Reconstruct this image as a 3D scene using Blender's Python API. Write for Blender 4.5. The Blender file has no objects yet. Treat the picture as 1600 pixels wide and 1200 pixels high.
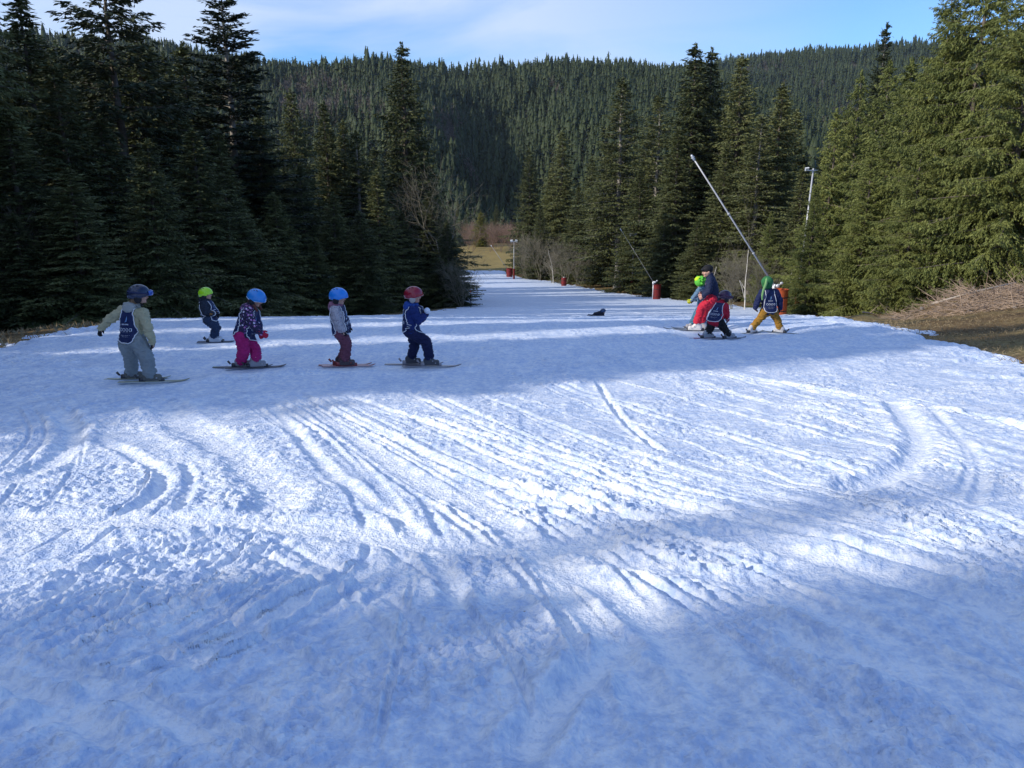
import bpy, bmesh, math, random
import numpy as np
from mathutils import Vector, Matrix, Quaternion
from mathutils.bvhtree import BVHTree

SC = bpy.context.scene
COL = SC.collection
R_ = math.radians

# ------------------------------------------------------------------ camera
CAM_Z = 1.6
PITCH = 14.0
FPX = 1186.0                      # focal length in pixels of the 1600 px wide photo
cam_d = bpy.data.cameras.new("camera")
cam = bpy.data.objects.new("camera", cam_d)
COL.objects.link(cam)
cam.location = (0, 0, CAM_Z)
cam.rotation_euler = (R_(90 - PITCH), 0, 0)
cam_d.sensor_width = 36
cam_d.lens = 36 * FPX / 1600
cam_d.clip_start = 0.05
cam_d.clip_end = 6000
SC.camera = cam

# ------------------------------------------------------------------ light
SUN_EL = 27.0
SUN_H = Vector((-0.93, -0.365)).normalized()      # where the sun stands, seen from above
SUN_STRENGTH = 3.9
SKY_STRENGTH = 0.15
SC.view_settings.view_transform = 'Standard'
SC.view_settings.look = 'None'
SC.view_settings.exposure = 0.12
SC.view_settings.gamma = 1
SC.render.engine = 'CYCLES'
SC.cycles.use_denoising = True
SC.cycles.max_bounces = 6
SC.cycles.diffuse_bounces = 3
SC.cycles.glossy_bounces = 2
SC.cycles.volume_bounces = 0
SC.cycles.transparent_max_bounces = 4
SC.cycles.sample_clamp_indirect = 4

sl = bpy.data.lights.new("sun", 'SUN')
sl.energy = SUN_STRENGTH
sl.angle = R_(0.5)
sl.color = (1.0, 0.92, 0.80)
sun = bpy.data.objects.new("sun", sl)
COL.objects.link(sun)
_sd = Vector((-SUN_H.x * math.cos(R_(SUN_EL)), -SUN_H.y * math.cos(R_(SUN_EL)), -math.sin(R_(SUN_EL))))
sun.rotation_euler = _sd.to_track_quat('-Z', 'Y').to_euler()
sun.location = (-30, -12, 40)

W = bpy.data.worlds.new("World")
SC.world = W
W.use_nodes = True
wn, wl = W.node_tree.nodes, W.node_tree.links
wn.clear()
wo = wn.new('ShaderNodeOutputWorld')
bg = wn.new('ShaderNodeBackground')
sky = wn.new('ShaderNodeTexSky')
sky.sky_type = 'NISHITA'
sky.sun_disc = False
sky.sun_elevation = R_(SUN_EL)
sky.sun_rotation = math.atan2(SUN_H.x, SUN_H.y)
sky.altitude = 900
sky.air_density = 1.2
sky.dust_density = 0.0
sky.ozone_density = 5.0
bg.inputs['Strength'].default_value = SKY_STRENGTH
# thin high cloud: white veils mixed over the sky by direction
tc = wn.new('ShaderNodeTexCoord')
mp = wn.new('ShaderNodeMapping')
mp.inputs['Scale'].default_value = (1.6, 2.6, 7.0)
mp.inputs['Rotation'].default_value = (0.0, R_(18), R_(20))
mp.inputs['Location'].default_value = (0.35, 0.2, 0.15)
nz = wn.new('ShaderNodeTexNoise')
nz.inputs['Scale'].default_value = 1.5
nz.inputs['Detail'].default_value = 5
nz.inputs['Roughness'].default_value = 0.52
nz.inputs['Distortion'].default_value = 0.5
cr = wn.new('ShaderNodeValToRGB')
cr.color_ramp.elements[0].position = 0.32
cr.color_ramp.elements[0].color = (0, 0, 0, 1)
cr.color_ramp.elements[1].position = 0.62
cr.color_ramp.elements[1].color = (1, 1, 1, 1)
# more cloud to the left, clear to the right (a bank of cirrus in that part of the sky)
sx = wn.new('ShaderNodeSeparateXYZ')
mr = wn.new('ShaderNodeMapRange')
mr.inputs['From Min'].default_value = 0.38
mr.inputs['From Max'].default_value = 0.02
mr.inputs['To Min'].default_value = 0.10
mr.inputs['To Max'].default_value = 1.0
mm = wn.new('ShaderNodeMath'); mm.operation = 'MULTIPLY'
m2 = wn.new('ShaderNodeMath'); m2.operation = 'MULTIPLY'; m2.inputs[1].default_value = 0.75
mix = wn.new('ShaderNodeMix'); mix.data_type = 'RGBA'
mix.inputs['B'].default_value = (4.6, 5.3, 6.6, 1)
wl.new(tc.outputs['Generated'], mp.inputs['Vector'])
wl.new(mp.outputs['Vector'], nz.inputs['Vector'])
wl.new(nz.outputs['Fac'], cr.inputs['Fac'])
wl.new(tc.outputs['Generated'], sx.inputs['Vector'])
wl.new(sx.outputs['X'], mr.inputs['Value'])
wl.new(cr.outputs['Color'], mm.inputs[0])
wl.new(mr.outputs['Result'], mm.inputs[1])
wl.new(mm.outputs[0], m2.inputs[0])
wl.new(m2.outputs[0], mix.inputs['Factor'])
wb = wn.new('ShaderNodeMix'); wb.data_type = 'RGBA'; wb.blend_type = 'MULTIPLY'      # camera white balance
wb.inputs['Factor'].default_value = 1.0; wb.inputs['B'].default_value = (.78, 1.0, 1.28, 1)
wl.new(sky.outputs['Color'], wb.inputs['A']); wl.new(wb.outputs['Result'], mix.inputs['A'])
wl.new(mix.outputs['Result'], bg.inputs['Color'])
wl.new(bg.outputs['Background'], wo.inputs['Surface'])

# ------------------------------------------------------------------ numpy noise
def _perm(seed):
    r = np.random.RandomState(seed)
    p = r.permutation(256)
    return np.concatenate([p, p])
_PERMS = {}
def noise2(x, y, seed=0):
    """gradient noise, about -0.7..0.7"""
    if seed not in _PERMS:
        r = np.random.RandomState(1000 + seed)
        a = r.rand(256) * 2 * np.pi
        _PERMS[seed] = (_perm(seed), np.cos(a).astype(np.float32), np.sin(a).astype(np.float32))
    p, gx, gy = _PERMS[seed]
    xi = np.floor(x).astype(np.int64); yi = np.floor(y).astype(np.int64)
    xf = x - xi; yf = y - yi
    xi &= 255; yi &= 255
    u = xf * xf * xf * (xf * (xf * 6 - 15) + 10)
    v = yf * yf * yf * (yf * (yf * 6 - 15) + 10)
    def g(ix, iy, dx, dy):
        h = p[p[ix & 255] + (iy & 255)]
        return gx[h] * dx + gy[h] * dy
    a = g(xi, yi, xf, yf); b = g(xi + 1, yi, xf - 1, yf)
    c = g(xi, yi + 1, xf, yf - 1); d = g(xi + 1, yi + 1, xf - 1, yf - 1)
    return (a * (1 - u) + b * u) * (1 - v) + (c * (1 - u) + d * u) * v
def fbm(x, y, octv=4, seed=0, gain=0.5):
    s = 0; a = 1.0; f = 1.0
    for k in range(octv):
        s = s + a * noise2(x * f + 17.3 * k, y * f - 9.1 * k, seed + k)
        a *= gain; f *= 2.03
    return s
def sstep(a, b, x):
    t = np.clip((np.asarray(x, float) - a) / (b - a), 0, 1)
    return t * t * (3 - 2 * t)

# ------------------------------------------------------------------ terrain
# profile of the piste along the view (heights below the camera)
_PY = [-400, -60, -20, 0, 10, 17.7, 25, 40, 47, 70, 102, 150, 180, 190, 205, 230, 250, 300, 400, 3000]
_PZ = [-1.6 + 400 * .09, -1.6 + 60 * .0757, -1.6 + 20 * .0757, -1.6, -2.357, -2.94, -4.04, -6.33, -7.33, -10.1, -12.9, -16.2, -17.7, -17.9, -17.4, -15.4, -15.2, -24, -30, -30]
_ty = np.linspace(-400, 3000, 34001)
_tz = np.interp(_ty, _PY, _PZ)
_k = np.hanning(61); _k /= _k.sum()
_tz = np.convolve(np.pad(_tz, 30, mode='edge'), _k, mode='valid') + CAM_Z
def prof(y):
    return np.interp(y, _ty, _tz)

_XRy = [-60, 0, 10.5, 15.7, 20, 26, 36, 47, 62, 75, 85, 112, 140, 165, 186]
_XRx = [9, 7.5, 7.1, 8.2, 8.9, 10.5, 14, 17.6, 20.5, 20.5, 17.5, 12, 7, -0.8, -2.5]
_XLy = [-60, 0, 10, 13.4, 22, 35, 47, 60, 70, 90, 120, 150, 186]
_XLx = [-14, -11, -9.5, -9.0, -9.6, -9.0, -7.5, -4.8, -4.2, -6.5, -9, -11, -12]
def edge_dist(x, y):
    """metres inside the snow (positive) or outside"""
    xr = np.interp(y, _XRy, _XRx); xl = np.interp(y, _XLy, _XLx)
    d = np.minimum(x - xl, xr - x)
    return np.minimum(d, (184.5 - y) * 0.5)

def ray(px, py):
    """unit ray of a photo pixel in world space"""
    v = Vector(((px - 800) / FPX, -(py - 600) / FPX, -1))
    v.rotate(cam.rotation_euler)
    return v
def at(px, py, depth):
    """the point on that pixel's ray at world y == depth"""
    v = ray(px, py)
    t = depth / v.y
    return Vector((v.x * t, depth, CAM_Z + v.z * t))
def ridge_fn(pts, R):
    az = []; hz = []
    for px, py in pts:
        v = ray(px, py)
        h = math.hypot(v.x, v.y)
        az.append(math.atan2(v.x, v.y)); hz.append(CAM_Z + R * v.z / h)
    return az, hz
RA, RB = 820.0, 1500.0
_azA, _hzA = ridge_fn([(-400, 60), (0, 80), (250, 92), (420, 122), (520, 128), (620, 126), (700, 122), (800, 119), (900, 117), (1000, 124), (1070, 128), (1150, 150), (1300, 200), (1600, 300)], RA)
_azB, _hzB = ridge_fn([(700, 330), (950, 140), (1060, 116), (1150, 100), (1250, 88), (1350, 84), (1430, 76), (1600, 70), (2000, 60)], RB)
def hills(x, y):
    r = np.hypot(x, y) + 1e-6
    az = np.arctan2(x, y)
    n = fbm(x / 170., y / 170., 3, 40)
    wob = n * 26
    # a gully running down the face of the near hill, its left wall away from the sun
    g = az - 0.010 + 0.00010 * (r - 400) + n * .02
    t = np.clip((r - 300) / (RA - 300), 0, 1)
    gul = -46 * np.exp(-(g / 0.07) ** 2) * np.sin(np.pi * t)
    gul = gul + 14 * np.exp(-((g + 0.13) / 0.07) ** 2) * np.sin(np.pi * t)
    fl = -28.0
    hA = fl + (np.interp(az, _azA, _hzA) - fl) * (t * .55 + .45 * sstep(0, 1, t))
    hA = hA + gul + wob * np.sin(np.pi * t) - np.maximum(r - RA, 0) * .35
    tb = np.clip((r - 750) / (RB - 750), 0, 1)
    hB = -60 + (np.interp(az, _azB, _hzB) + 60) * (tb * .5 + .5 * sstep(0, 1, tb)) + wob * 1.3 * np.sin(np.pi * tb) - np.maximum(r - RB, 0) * .3
    return np.maximum(np.maximum(hA, hB), -70)
def base(x, y):
    """ground height without small bumps"""
    x = np.asarray(x, float); y = np.asarray(y, float)
    z = prof(y)
    ed = edge_dist(x, np.clip(y, -60, 184))
    out = np.maximum(-ed, 0)
    right = x > np.interp(y, _XRy, _XRx) - .1
    near = 1 - sstep(60, 120, y)
    bankR = .7 * sstep(1.0, 9.0, out) * sstep(10, 22, y) * (1 - sstep(32, 60, y)) + 2.2 * sstep(10, 60, out)
    bankL = -0.9 * sstep(0.5, 7.0, out) * near - 0.5 * sstep(0, 8, out) * (1 - near)
    z = z + np.where(right, bankR, bankL)
    r = np.hypot(x, y)
    t = sstep(270, 380, r)
    side = sstep(110, 300, np.abs(x))
    t = np.maximum(t, side * sstep(-100, 100, y))
    hh = hills(x, y)
    return z * (1 - t) + hh * t
def base1(x, y):
    return float(base(np.array([x]), np.array([y]))[0])
def hit(px, py, ymax=400):
    """where a photo pixel's ray meets the ground"""
    v = ray(px, py)
    ys = np.concatenate([np.linspace(1.2, 40, 1500), np.linspace(40, ymax, 1500)])
    t = ys / v.y
    xs = v.x * t; zs = CAM_Z + v.z * t
    below = zs < base(xs, ys)
    k = int(np.argmax(below)) if below.any() else len(ys) - 1
    return Vector((xs[k], ys[k], zs[k]))

# ------------------------------------------------------------------ mesh helpers
def mesh_np(name, V, F, smooth=True):
    """V (n,3); F (m,k) faces with k = 3 or 4"""
    me = bpy.data.meshes.new(name)
    V = np.ascontiguousarray(V, np.float32); F = np.ascontiguousarray(F, np.int32)
    me.vertices.add(len(V)); me.vertices.foreach_set('co', V.ravel())
    k = F.shape[1]
    me.loops.add(F.size); me.loops.foreach_set('vertex_index', F.ravel())
    me.polygons.add(len(F))
    me.polygons.foreach_set('loop_start', np.arange(len(F), dtype=np.int32) * k)
    me.polygons.foreach_set('loop_total', np.full(len(F), k, np.int32))
    if smooth:
        me.polygons.foreach_set('use_smooth', np.ones(len(F), bool))
    me.update(calc_edges=True)
    return me
def link(name, me, mat=None, parent=None):
    o = bpy.data.objects.new(name, me)
    COL.objects.link(o)
    if mat is not None:
        me.materials.clear(); me.materials.append(mat)
    if parent is not None:
        o.parent = parent
    return o
def empty(name, loc=(0, 0, 0), rz=0.0):
    o = bpy.data.objects.new(name, None)
    COL.objects.link(o)
    o.location = loc; o.rotation_euler = (0, 0, rz)
    o.empty_display_size = .3
    return o
def tag(o, label=None, cat=None, group=None, kind=None):
    if label: o['label'] = label
    if cat: o['category'] = cat
    if group: o['group'] = group
    if kind: o['kind'] = kind
    return o
def copy_tree(o, parent=None):
    c = o.copy(); COL.objects.link(c)
    if parent is not None: c.parent = parent
    for ch in list(o.children):
        copy_tree(ch, c)
    return c

class MB:
    """collects closed shapes into one mesh"""
    def __init__(s): s.V = []; s.F = []; s.n = 0
    def add(s, V, F):
        V = [tuple(v) for v in V]
        s.V += V; s.F += [tuple(i + s.n for i in f) for f in F]; s.n += len(V)
    def box(s, c, size, rot=None):
        c = Vector(c); h = Vector(size) / 2
        P = [Vector((x * h.x, y * h.y, z * h.z)) for x in (-1, 1) for y in (-1, 1) for z in (-1, 1)]
        if rot is not None: P = [rot @ p for p in P]
        s.add([c + p for p in P], [(0, 1, 3, 2), (4, 6, 7, 5), (0, 4, 5, 1), (2, 3, 7, 6), (0, 2, 6, 4), (1, 5, 7, 3)])
    def tube(s, pts, rads, n=8, caps=True):
        pts = [Vector(p) for p in pts]
        if not hasattr(rads, '__len__'): rads = [rads] * len(pts)
        V = []; F = []
        prev = None
        for i, p in enumerate(pts):
            d = (pts[min(i + 1, len(pts) - 1)] - pts[max(i - 1, 0)])
            d = d.normalized() if d.length > 1e-9 else Vector((0, 0, 1))
            if prev is None:
                a = d.orthogonal().normalized()
            else:
                a = (prev - d * prev.dot(d))
                a = a.normalized() if a.length > 1e-6 else d.orthogonal().normalized()
            prev = a; b = d.cross(a)
            for k in range(n):
                t = 2 * math.pi * k / n
                V.append(p + (a * math.cos(t) + b * math.sin(t)) * rads[i])
        for i in range(len(pts) - 1):
            for k in range(n):
                k2 = (k + 1) % n
                F.append((i * n + k, i * n + k2, (i + 1) * n + k2, (i + 1) * n + k))
        if caps:
            F.append(tuple(range(n - 1, -1, -1)))
            F.append(tuple(range((len(pts) - 1) * n, len(pts) * n)))
        s.add(V, F)
    def ball(s, c, r, rot=None, nu=14, nv=9):
        c = Vector(c)
        if not hasattr(r, '__len__'): r = (r, r, r)
        V = [Vector((0, 0, r[2]))]
        for j in range(1, nv):
            th = math.pi * j / nv
            for i in range(nu):
                ph = 2 * math.pi * i / nu
                V.append(Vector((r[0] * math.sin(th) * math.cos(ph), r[1] * math.sin(th) * math.sin(ph), r[2] * math.cos(th))))
        V.append(Vector((0, 0, -r[2])))
        F = []
        for i in range(nu):
            F.append((0, 1 + i, 1 + (i + 1) % nu))
            for j in range(nv - 2):
                a = 1 + j * nu
                F.append((a + i, a + nu + i, a + nu + (i + 1) % nu, a + (i + 1) % nu))
            a = 1 + (nv - 2) * nu
            F.append((a + i, len(V) - 1, a + (i + 1) % nu))
        if rot is not None: V = [rot @ v for v in V]
        s.add([c + v for v in V], F)
    def cone(s, p0, r0, p1, r1, n=12):
        """capsule that tapers"""
        s.tube([p0, p1], [r0, r1], n)
        s.ball(p0, r0 * .999, nu=n); s.ball(p1, r1 * .999, nu=n)
    def mesh(s, name='m', smooth=True):
        me = bpy.data.meshes.new(name)
        me.from_pydata([tuple(v) for v in s.V], [], s.F)
        if smooth:
            me.polygons.foreach_set('use_smooth', np.ones(len(me.polygons), bool))
        me.update()
        return me
    def build(s, name, mat, parent=None, smooth=True):
        return link(name, s.mesh(name, smooth), mat, parent)

def remesh(mb, voxel, smooth_it=3, factor=.5, fold=0.0, fscale=14.0, seed=0, dec=None):
    """overlapping closed shapes -> one continuous skin"""
    me = mb.mesh('tmp')
    o = bpy.data.objects.new('tmp', me); COL.objects.link(o)
    m = o.modifiers.new('r', 'REMESH'); m.mode = 'VOXEL'; m.voxel_size = voxel; m.adaptivity = 0
    if smooth_it:
        s = o.modifiers.new('s', 'SMOOTH'); s.factor = factor; s.iterations = smooth_it
    dg = bpy.context.evaluated_depsgraph_get()
    me2 = bpy.data.meshes.new_from_object(o.evaluated_get(dg))
    bpy.data.objects.remove(o); bpy.data.meshes.remove(me)
    n = len(me2.vertices)
    if fold and n:
        co = np.empty(n * 3, np.float32); me2.vertices.foreach_get('co', co); co = co.reshape(-1, 3)
        no = np.empty(n * 3, np.float32); me2.vertices.foreach_get('normal', no); no = no.reshape(-1, 3)
        a = noise2(co[:, 0] * fscale + co[:, 1] * fscale * .8, co[:, 2] * fscale * 2.2 + co[:, 1] * 3, seed + 60)
        b = noise2(co[:, 0] * fscale * .6 - 5 + co[:, 1] * fscale, co[:, 2] * fscale * 1.1 + co[:, 0] * fscale, seed + 61)
        d = (-np.abs(a) * 1.6 + .35 + b * .7) * fold
        co += no * d[:, None]
        me2.vertices.foreach_set('co', co.ravel())
    me2.polygons.foreach_set('use_smooth', np.ones(len(me2.polygons), bool))
    me2.update()
    return me2

# ------------------------------------------------------------------ materials
def mat_new(name):
    m = bpy.data.materials.new(name); m.use_nodes = True
    nt = m.node_tree; b = nt.nodes['Principled BSDF']
    return m, nt, b
def N(nt, t, **kw):
    n = nt.nodes.new(t)
    for k, v in kw.items():
        if k in n.inputs: n.inputs[k].default_value = v
        else: setattr(n, k, v)
    return n
def simple(name, col, rough=.6, metal=0.0, var=.15, scale=30., bump=0.0, bscale=60., spec=.3, coat=0.0):
    m, nt, b = mat_new(name)
    b.inputs['Roughness'].default_value = rough
    b.inputs['Metallic'].default_value = metal
    b.inputs['Specular IOR Level'].default_value = spec
    b.inputs['Coat Weight'].default_value = coat
    tcn = N(nt, 'ShaderNodeTexCoord')
    nn = N(nt, 'ShaderNodeTexNoise', Scale=scale, Detail=3.0)
    nt.links.new(tcn.outputs['Object'], nn.inputs['Vector'])
    mx = N(nt, 'ShaderNodeMix', data_type='RGBA')
    mx.inputs['A'].default_value = tuple(c * (1 - var) for c in col) + (1,)
    mx.inputs['B'].default_value = tuple(min(1, c * (1 + var)) for c in col) + (1,)
    nt.links.new(nn.outputs['Fac'], mx.inputs['Factor'])
    nt.links.new(mx.outputs['Result'], b.inputs['Base Color'])
    if bump:
        n2 = N(nt, 'ShaderNodeTexNoise', Scale=bscale, Detail=2.0)
        nt.links.new(tcn.outputs['Object'], n2.inputs['Vector'])
        bp = N(nt, 'ShaderNodeBump', Strength=bump, Distance=.01)
        nt.links.new(n2.outputs['Fac'], bp.inputs['Height'])
        nt.links.new(bp.outputs['Normal'], b.inputs['Normal'])
    return m

def foliage_mat(name, c1, c2, scale=1.2):
    m, nt, b = mat_new(name)
    b.inputs['Roughness'].default_value = .62
    b.inputs['Specular IOR Level'].default_value = .22
    geo = N(nt, 'ShaderNodeNewGeometry')
    oi = N(nt, 'ShaderNodeObjectInfo')
    nn = N(nt, 'ShaderNodeTexNoise', Scale=scale, Detail=3.0)
    nt.links.new(geo.outputs['Position'], nn.inputs['Vector'])
    at_ = N(nt, 'ShaderNodeMath', operation='MULTIPLY_ADD')
    at_.inputs[1].default_value = .35
    nt.links.new(geo.outputs['Random Per Island'], at_.inputs[0])
    nt.links.new(nn.outputs['Fac'], at_.inputs[2])
    sb = N(nt, 'ShaderNodeMath', operation='SUBTRACT'); sb.inputs[1].default_value = .42
    nt.links.new(at_.outputs[0], sb.inputs[0])
    ad = N(nt, 'ShaderNodeMath', operation='MULTIPLY_ADD', use_clamp=True)
    ad.inputs[1].default_value = .42
    nt.links.new(oi.outputs['Random'], ad.inputs[0]); nt.links.new(sb.outputs[0], ad.inputs[2])
    mx = N(nt, 'ShaderNodeMix', data_type='RGBA')
    mx.inputs['A'].default_value = c1 + (1,); mx.inputs['B'].default_value = c2 + (1,)
    nt.links.new(ad.outputs[0], mx.inputs['Factor'])
    nt.links.new(mx.outputs['Result'], b.inputs['Base Color'])
    return m

M = {}
M['spruce'] = foliage_mat('spruce_needles', (.017, .030, .011), (.215, .225, .082))
M['spruce_light'] = foliage_mat('young_spruce_needles', (.040, .062, .015), (.28, .30, .085))
M['fir'] = foliage_mat('fir_needles', (.015, .027, .015), (.085, .10, .044))
M['yellow_fol'] = foliage_mat('yellow_green_needles', (.10, .11, .02), (.24, .22, .04))
M['hillfol'] = foliage_mat('distant_needles', (.016, .028, .012), (.070, .088, .032), .03)
M['hillbrown'] = foliage_mat('distant_bare_twigs', (.10, .082, .068), (.20, .165, .14), .05)
M['bark'] = simple('bark', (.16, .135, .11), .85, var=.45, scale=9, bump=.5, bscale=25)
M['palebark'] = simple('pale_bark', (.29, .265, .23), .8, var=.4, scale=6)
M['twig'] = simple('bare_twig_bark', (.20, .18, .13), .8, var=.35, scale=5)
M['twigred'] = simple('reddish_twig_bark', (.26, .17, .125), .8, var=.35, scale=5)
M['birch'] = simple('birch_bark', (.66, .62, .55), .7, var=.25, scale=12)
M['deadwood'] = simple('dead_branches', (.38, .28, .20), .8, var=.5, scale=4)
M['greywood'] = simple('weathered_wood', (.42, .37, .31), .8, var=.3, scale=10)
M['rock'] = simple('grey_rock', (.36, .31, .26), .85, var=.4, scale=6, bump=.4, bscale=12)

def snow_mat():
    """mottled white to blue-grey: paints in the shade between crumbs; packed tracks whiter"""
    m, nt, b = mat_new('snow')
    b.inputs['Specular IOR Level'].default_value = .35
    geo = N(nt, 'ShaderNodeNewGeometry')
    def noise(scale, detail, rough=.55, dist=0.0, vec=None):
        n = N(nt, 'ShaderNodeTexNoise', Scale=scale, Detail=detail, Roughness=rough, Distortion=dist)
        nt.links.new(vec if vec is not None else geo.outputs['Position'], n.inputs['Vector']); return n
    nA = noise(3.0, 4.0, .6, .2); nB = noise(15.0, 3.0, .65, .15); nC = noise(48., 2.0, .6); nD = noise(110., 2.0, .6)
    mpn = N(nt, 'ShaderNodeMapping'); mpn.inputs['Rotation'].default_value = (0, 0, R_(-38)); mpn.inputs['Scale'].default_value = (9.0, 1.1, 1)
    nt.links.new(geo.outputs['Position'], mpn.inputs['Vector']); nE = noise(1.0, 3.0, .6, .3, mpn.outputs['Vector'])
    def madd(a, k, c):
        n = N(nt, 'ShaderNodeMath', operation='MULTIPLY_ADD'); nt.links.new(a, n.inputs[0]); n.inputs[1].default_value = k
        if isinstance(c, (int, float)): n.inputs[2].default_value = c
        else: nt.links.new(c, n.inputs[2])
        return n.outputs[0]
    f = madd(nA.outputs['Fac'], .9, -1.25)
    f = madd(nB.outputs['Fac'], 2.0, f); f = madd(nC.outputs['Fac'], .8, f); f = madd(nE.outputs['Fac'], .8, f)
    at_ = N(nt, 'ShaderNodeAttribute', attribute_name='packed')
    f = madd(at_.outputs['Fac'], .42, f)
    r = N(nt, 'ShaderNodeMapRange'); r.inputs['From Min'].default_value = .66; r.inputs['From Max'].default_value = 1.42
    nt.links.new(f, r.inputs['Value'])
    mx = N(nt, 'ShaderNodeMix', data_type='RGBA')
    mx.inputs['A'].default_value = (.50, .615, .82, 1); mx.inputs['B'].default_value = (.90, .93, .965, 1)  # blue-grey is painted shade for the small hollows, white the crumb tops
    nt.links.new(r.outputs['Result'], mx.inputs['Factor'])
    # needles and bark blown on to the snow
    vo = N(nt, 'ShaderNodeTexVoronoi', Scale=2.6, feature='F1')
    nt.links.new(geo.outputs['Position'], vo.inputs['Vector'])
    lt = N(nt, 'ShaderNodeMath', operation='LESS_THAN'); lt.inputs[1].default_value = .016
    nt.links.new(vo.outputs['Distance'], lt.inputs[0])
    mx2 = N(nt, 'ShaderNodeMix', data_type='RGBA'); mx2.inputs['B'].default_value = (.25, .20, .15, 1)
    nt.links.new(lt.outputs[0], mx2.inputs['Factor']); nt.links.new(mx.outputs['Result'], mx2.inputs['A'])
    nt.links.new(mx2.outputs['Result'], b.inputs['Base Color'])
    rr = N(nt, 'ShaderNodeMapRange'); rr.inputs['To Min'].default_value = .34; rr.inputs['To Max'].default_value = .7
    nt.links.new(r.outputs['Result'], rr.inputs['Value']); nt.links.new(rr.outputs['Result'], b.inputs['Roughness'])
    h = madd(nC.outputs['Fac'], 1.0, madd(nB.outputs['Fac'], 1.0, 0.0))
    b1 = N(nt, 'ShaderNodeBump', Strength=.8, Distance=.022); b2 = N(nt, 'ShaderNodeBump', Strength=.35, Distance=.004)
    b1.inputs['Strength'].default_value = .6
    nt.links.new(h, b1.inputs['Height']); nt.links.new(nD.outputs['Fac'], b2.inputs['Height'])
    nt.links.new(b1.outputs['Normal'], b2.inputs['Normal']); nt.links.new(b2.outputs['Normal'], b.inputs['Normal'])
    return m
M['snow'] = snow_mat()

def ground_mat():
    m, nt, b = mat_new('dead_grass_ground')
    b.inputs['Roughness'].default_value = .95; b.inputs['Specular IOR Level'].default_value = .1
    geo = N(nt, 'ShaderNodeNewGeometry')
    n0 = N(nt, 'ShaderNodeTexNoise', Scale=.35, Detail=6.0, Roughness=.65)
    n1 = N(nt, 'ShaderNodeTexNoise', Scale=9., Detail=5.0, Roughness=.7)
    for n in (n0, n1): nt.links.new(geo.outputs['Position'], n.inputs['Vector'])
    r0 = N(nt, 'ShaderNodeValToRGB')
    e = r0.color_ramp.elements
    e[0].position = .32; e[0].color = (.10, .068, .040, 1)
    e[1].position = .68; e[1].color = (.30, .245, .115, 1)
    k = r0.color_ramp.elements.new(.5); k.color = (.235, .165, .085, 1)
    nt.links.new(n0.outputs['Fac'], r0.inputs['Fac'])
    r1 = N(nt, 'ShaderNodeValToRGB')
    r1.color_ramp.elements[0].position = .3; r1.color_ramp.elements[0].color = (.45, .42, .38, 1)
    r1.color_ramp.elements[1].position = .7; r1.color_ramp.elements[1].color = (1.25, 1.2, 1.1, 1)
    nt.links.new(n1.outputs['Fac'], r1.inputs['Fac'])
    mu = N(nt, 'ShaderNodeMix', data_type='RGBA', blend_type='MULTIPLY'); mu.inputs['Factor'].default_value = 1
    nt.links.new(r0.outputs['Color'], mu.inputs['A']); nt.links.new(r1.outputs['Color'], mu.inputs['B'])
    # the meadow below the piste is mossy green, the forest floor of the hills dark (surface kinds, by place)
    sp = N(nt, 'ShaderNodeSeparateXYZ'); nt.links.new(geo.outputs['Position'], sp.inputs['Vector'])
    mra = N(nt, 'ShaderNodeMapRange'); mra.inputs['From Min'].default_value = 175; mra.inputs['From Max'].default_value = 186
    nt.links.new(sp.outputs['Y'], mra.inputs['Value'])
    mg = N(nt, 'ShaderNodeMix', data_type='RGBA')
    nt.links.new(mra.outputs['Result'], mg.inputs['Factor'])
    gr = N(nt, 'ShaderNodeMix', data_type='RGBA'); gr.inputs['A'].default_value = (.17, .125, .05, 1); gr.inputs['B'].default_value = (.38, .29, .11, 1)
    nt.links.new(n0.outputs['Fac'], gr.inputs['Factor'])
    nt.links.new(mu.outputs['Result'], mg.inputs['A']); nt.links.new(gr.outputs['Result'], mg.inputs['B'])
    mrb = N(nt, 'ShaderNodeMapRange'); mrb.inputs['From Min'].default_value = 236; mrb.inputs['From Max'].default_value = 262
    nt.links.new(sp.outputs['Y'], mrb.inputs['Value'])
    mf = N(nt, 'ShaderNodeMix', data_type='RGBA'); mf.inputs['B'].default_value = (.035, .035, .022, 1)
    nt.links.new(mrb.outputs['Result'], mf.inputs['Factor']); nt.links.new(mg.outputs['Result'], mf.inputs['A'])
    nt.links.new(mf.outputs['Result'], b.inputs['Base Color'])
    bp = N(nt, 'ShaderNodeBump', Strength=.9, Distance=.08)
    nt.links.new(n1.outputs['Fac'], bp.inputs['Height']); nt.links.new(bp.outputs['Normal'], b.inputs['Normal'])
    return m
M['ground'] = ground_mat()

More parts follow.
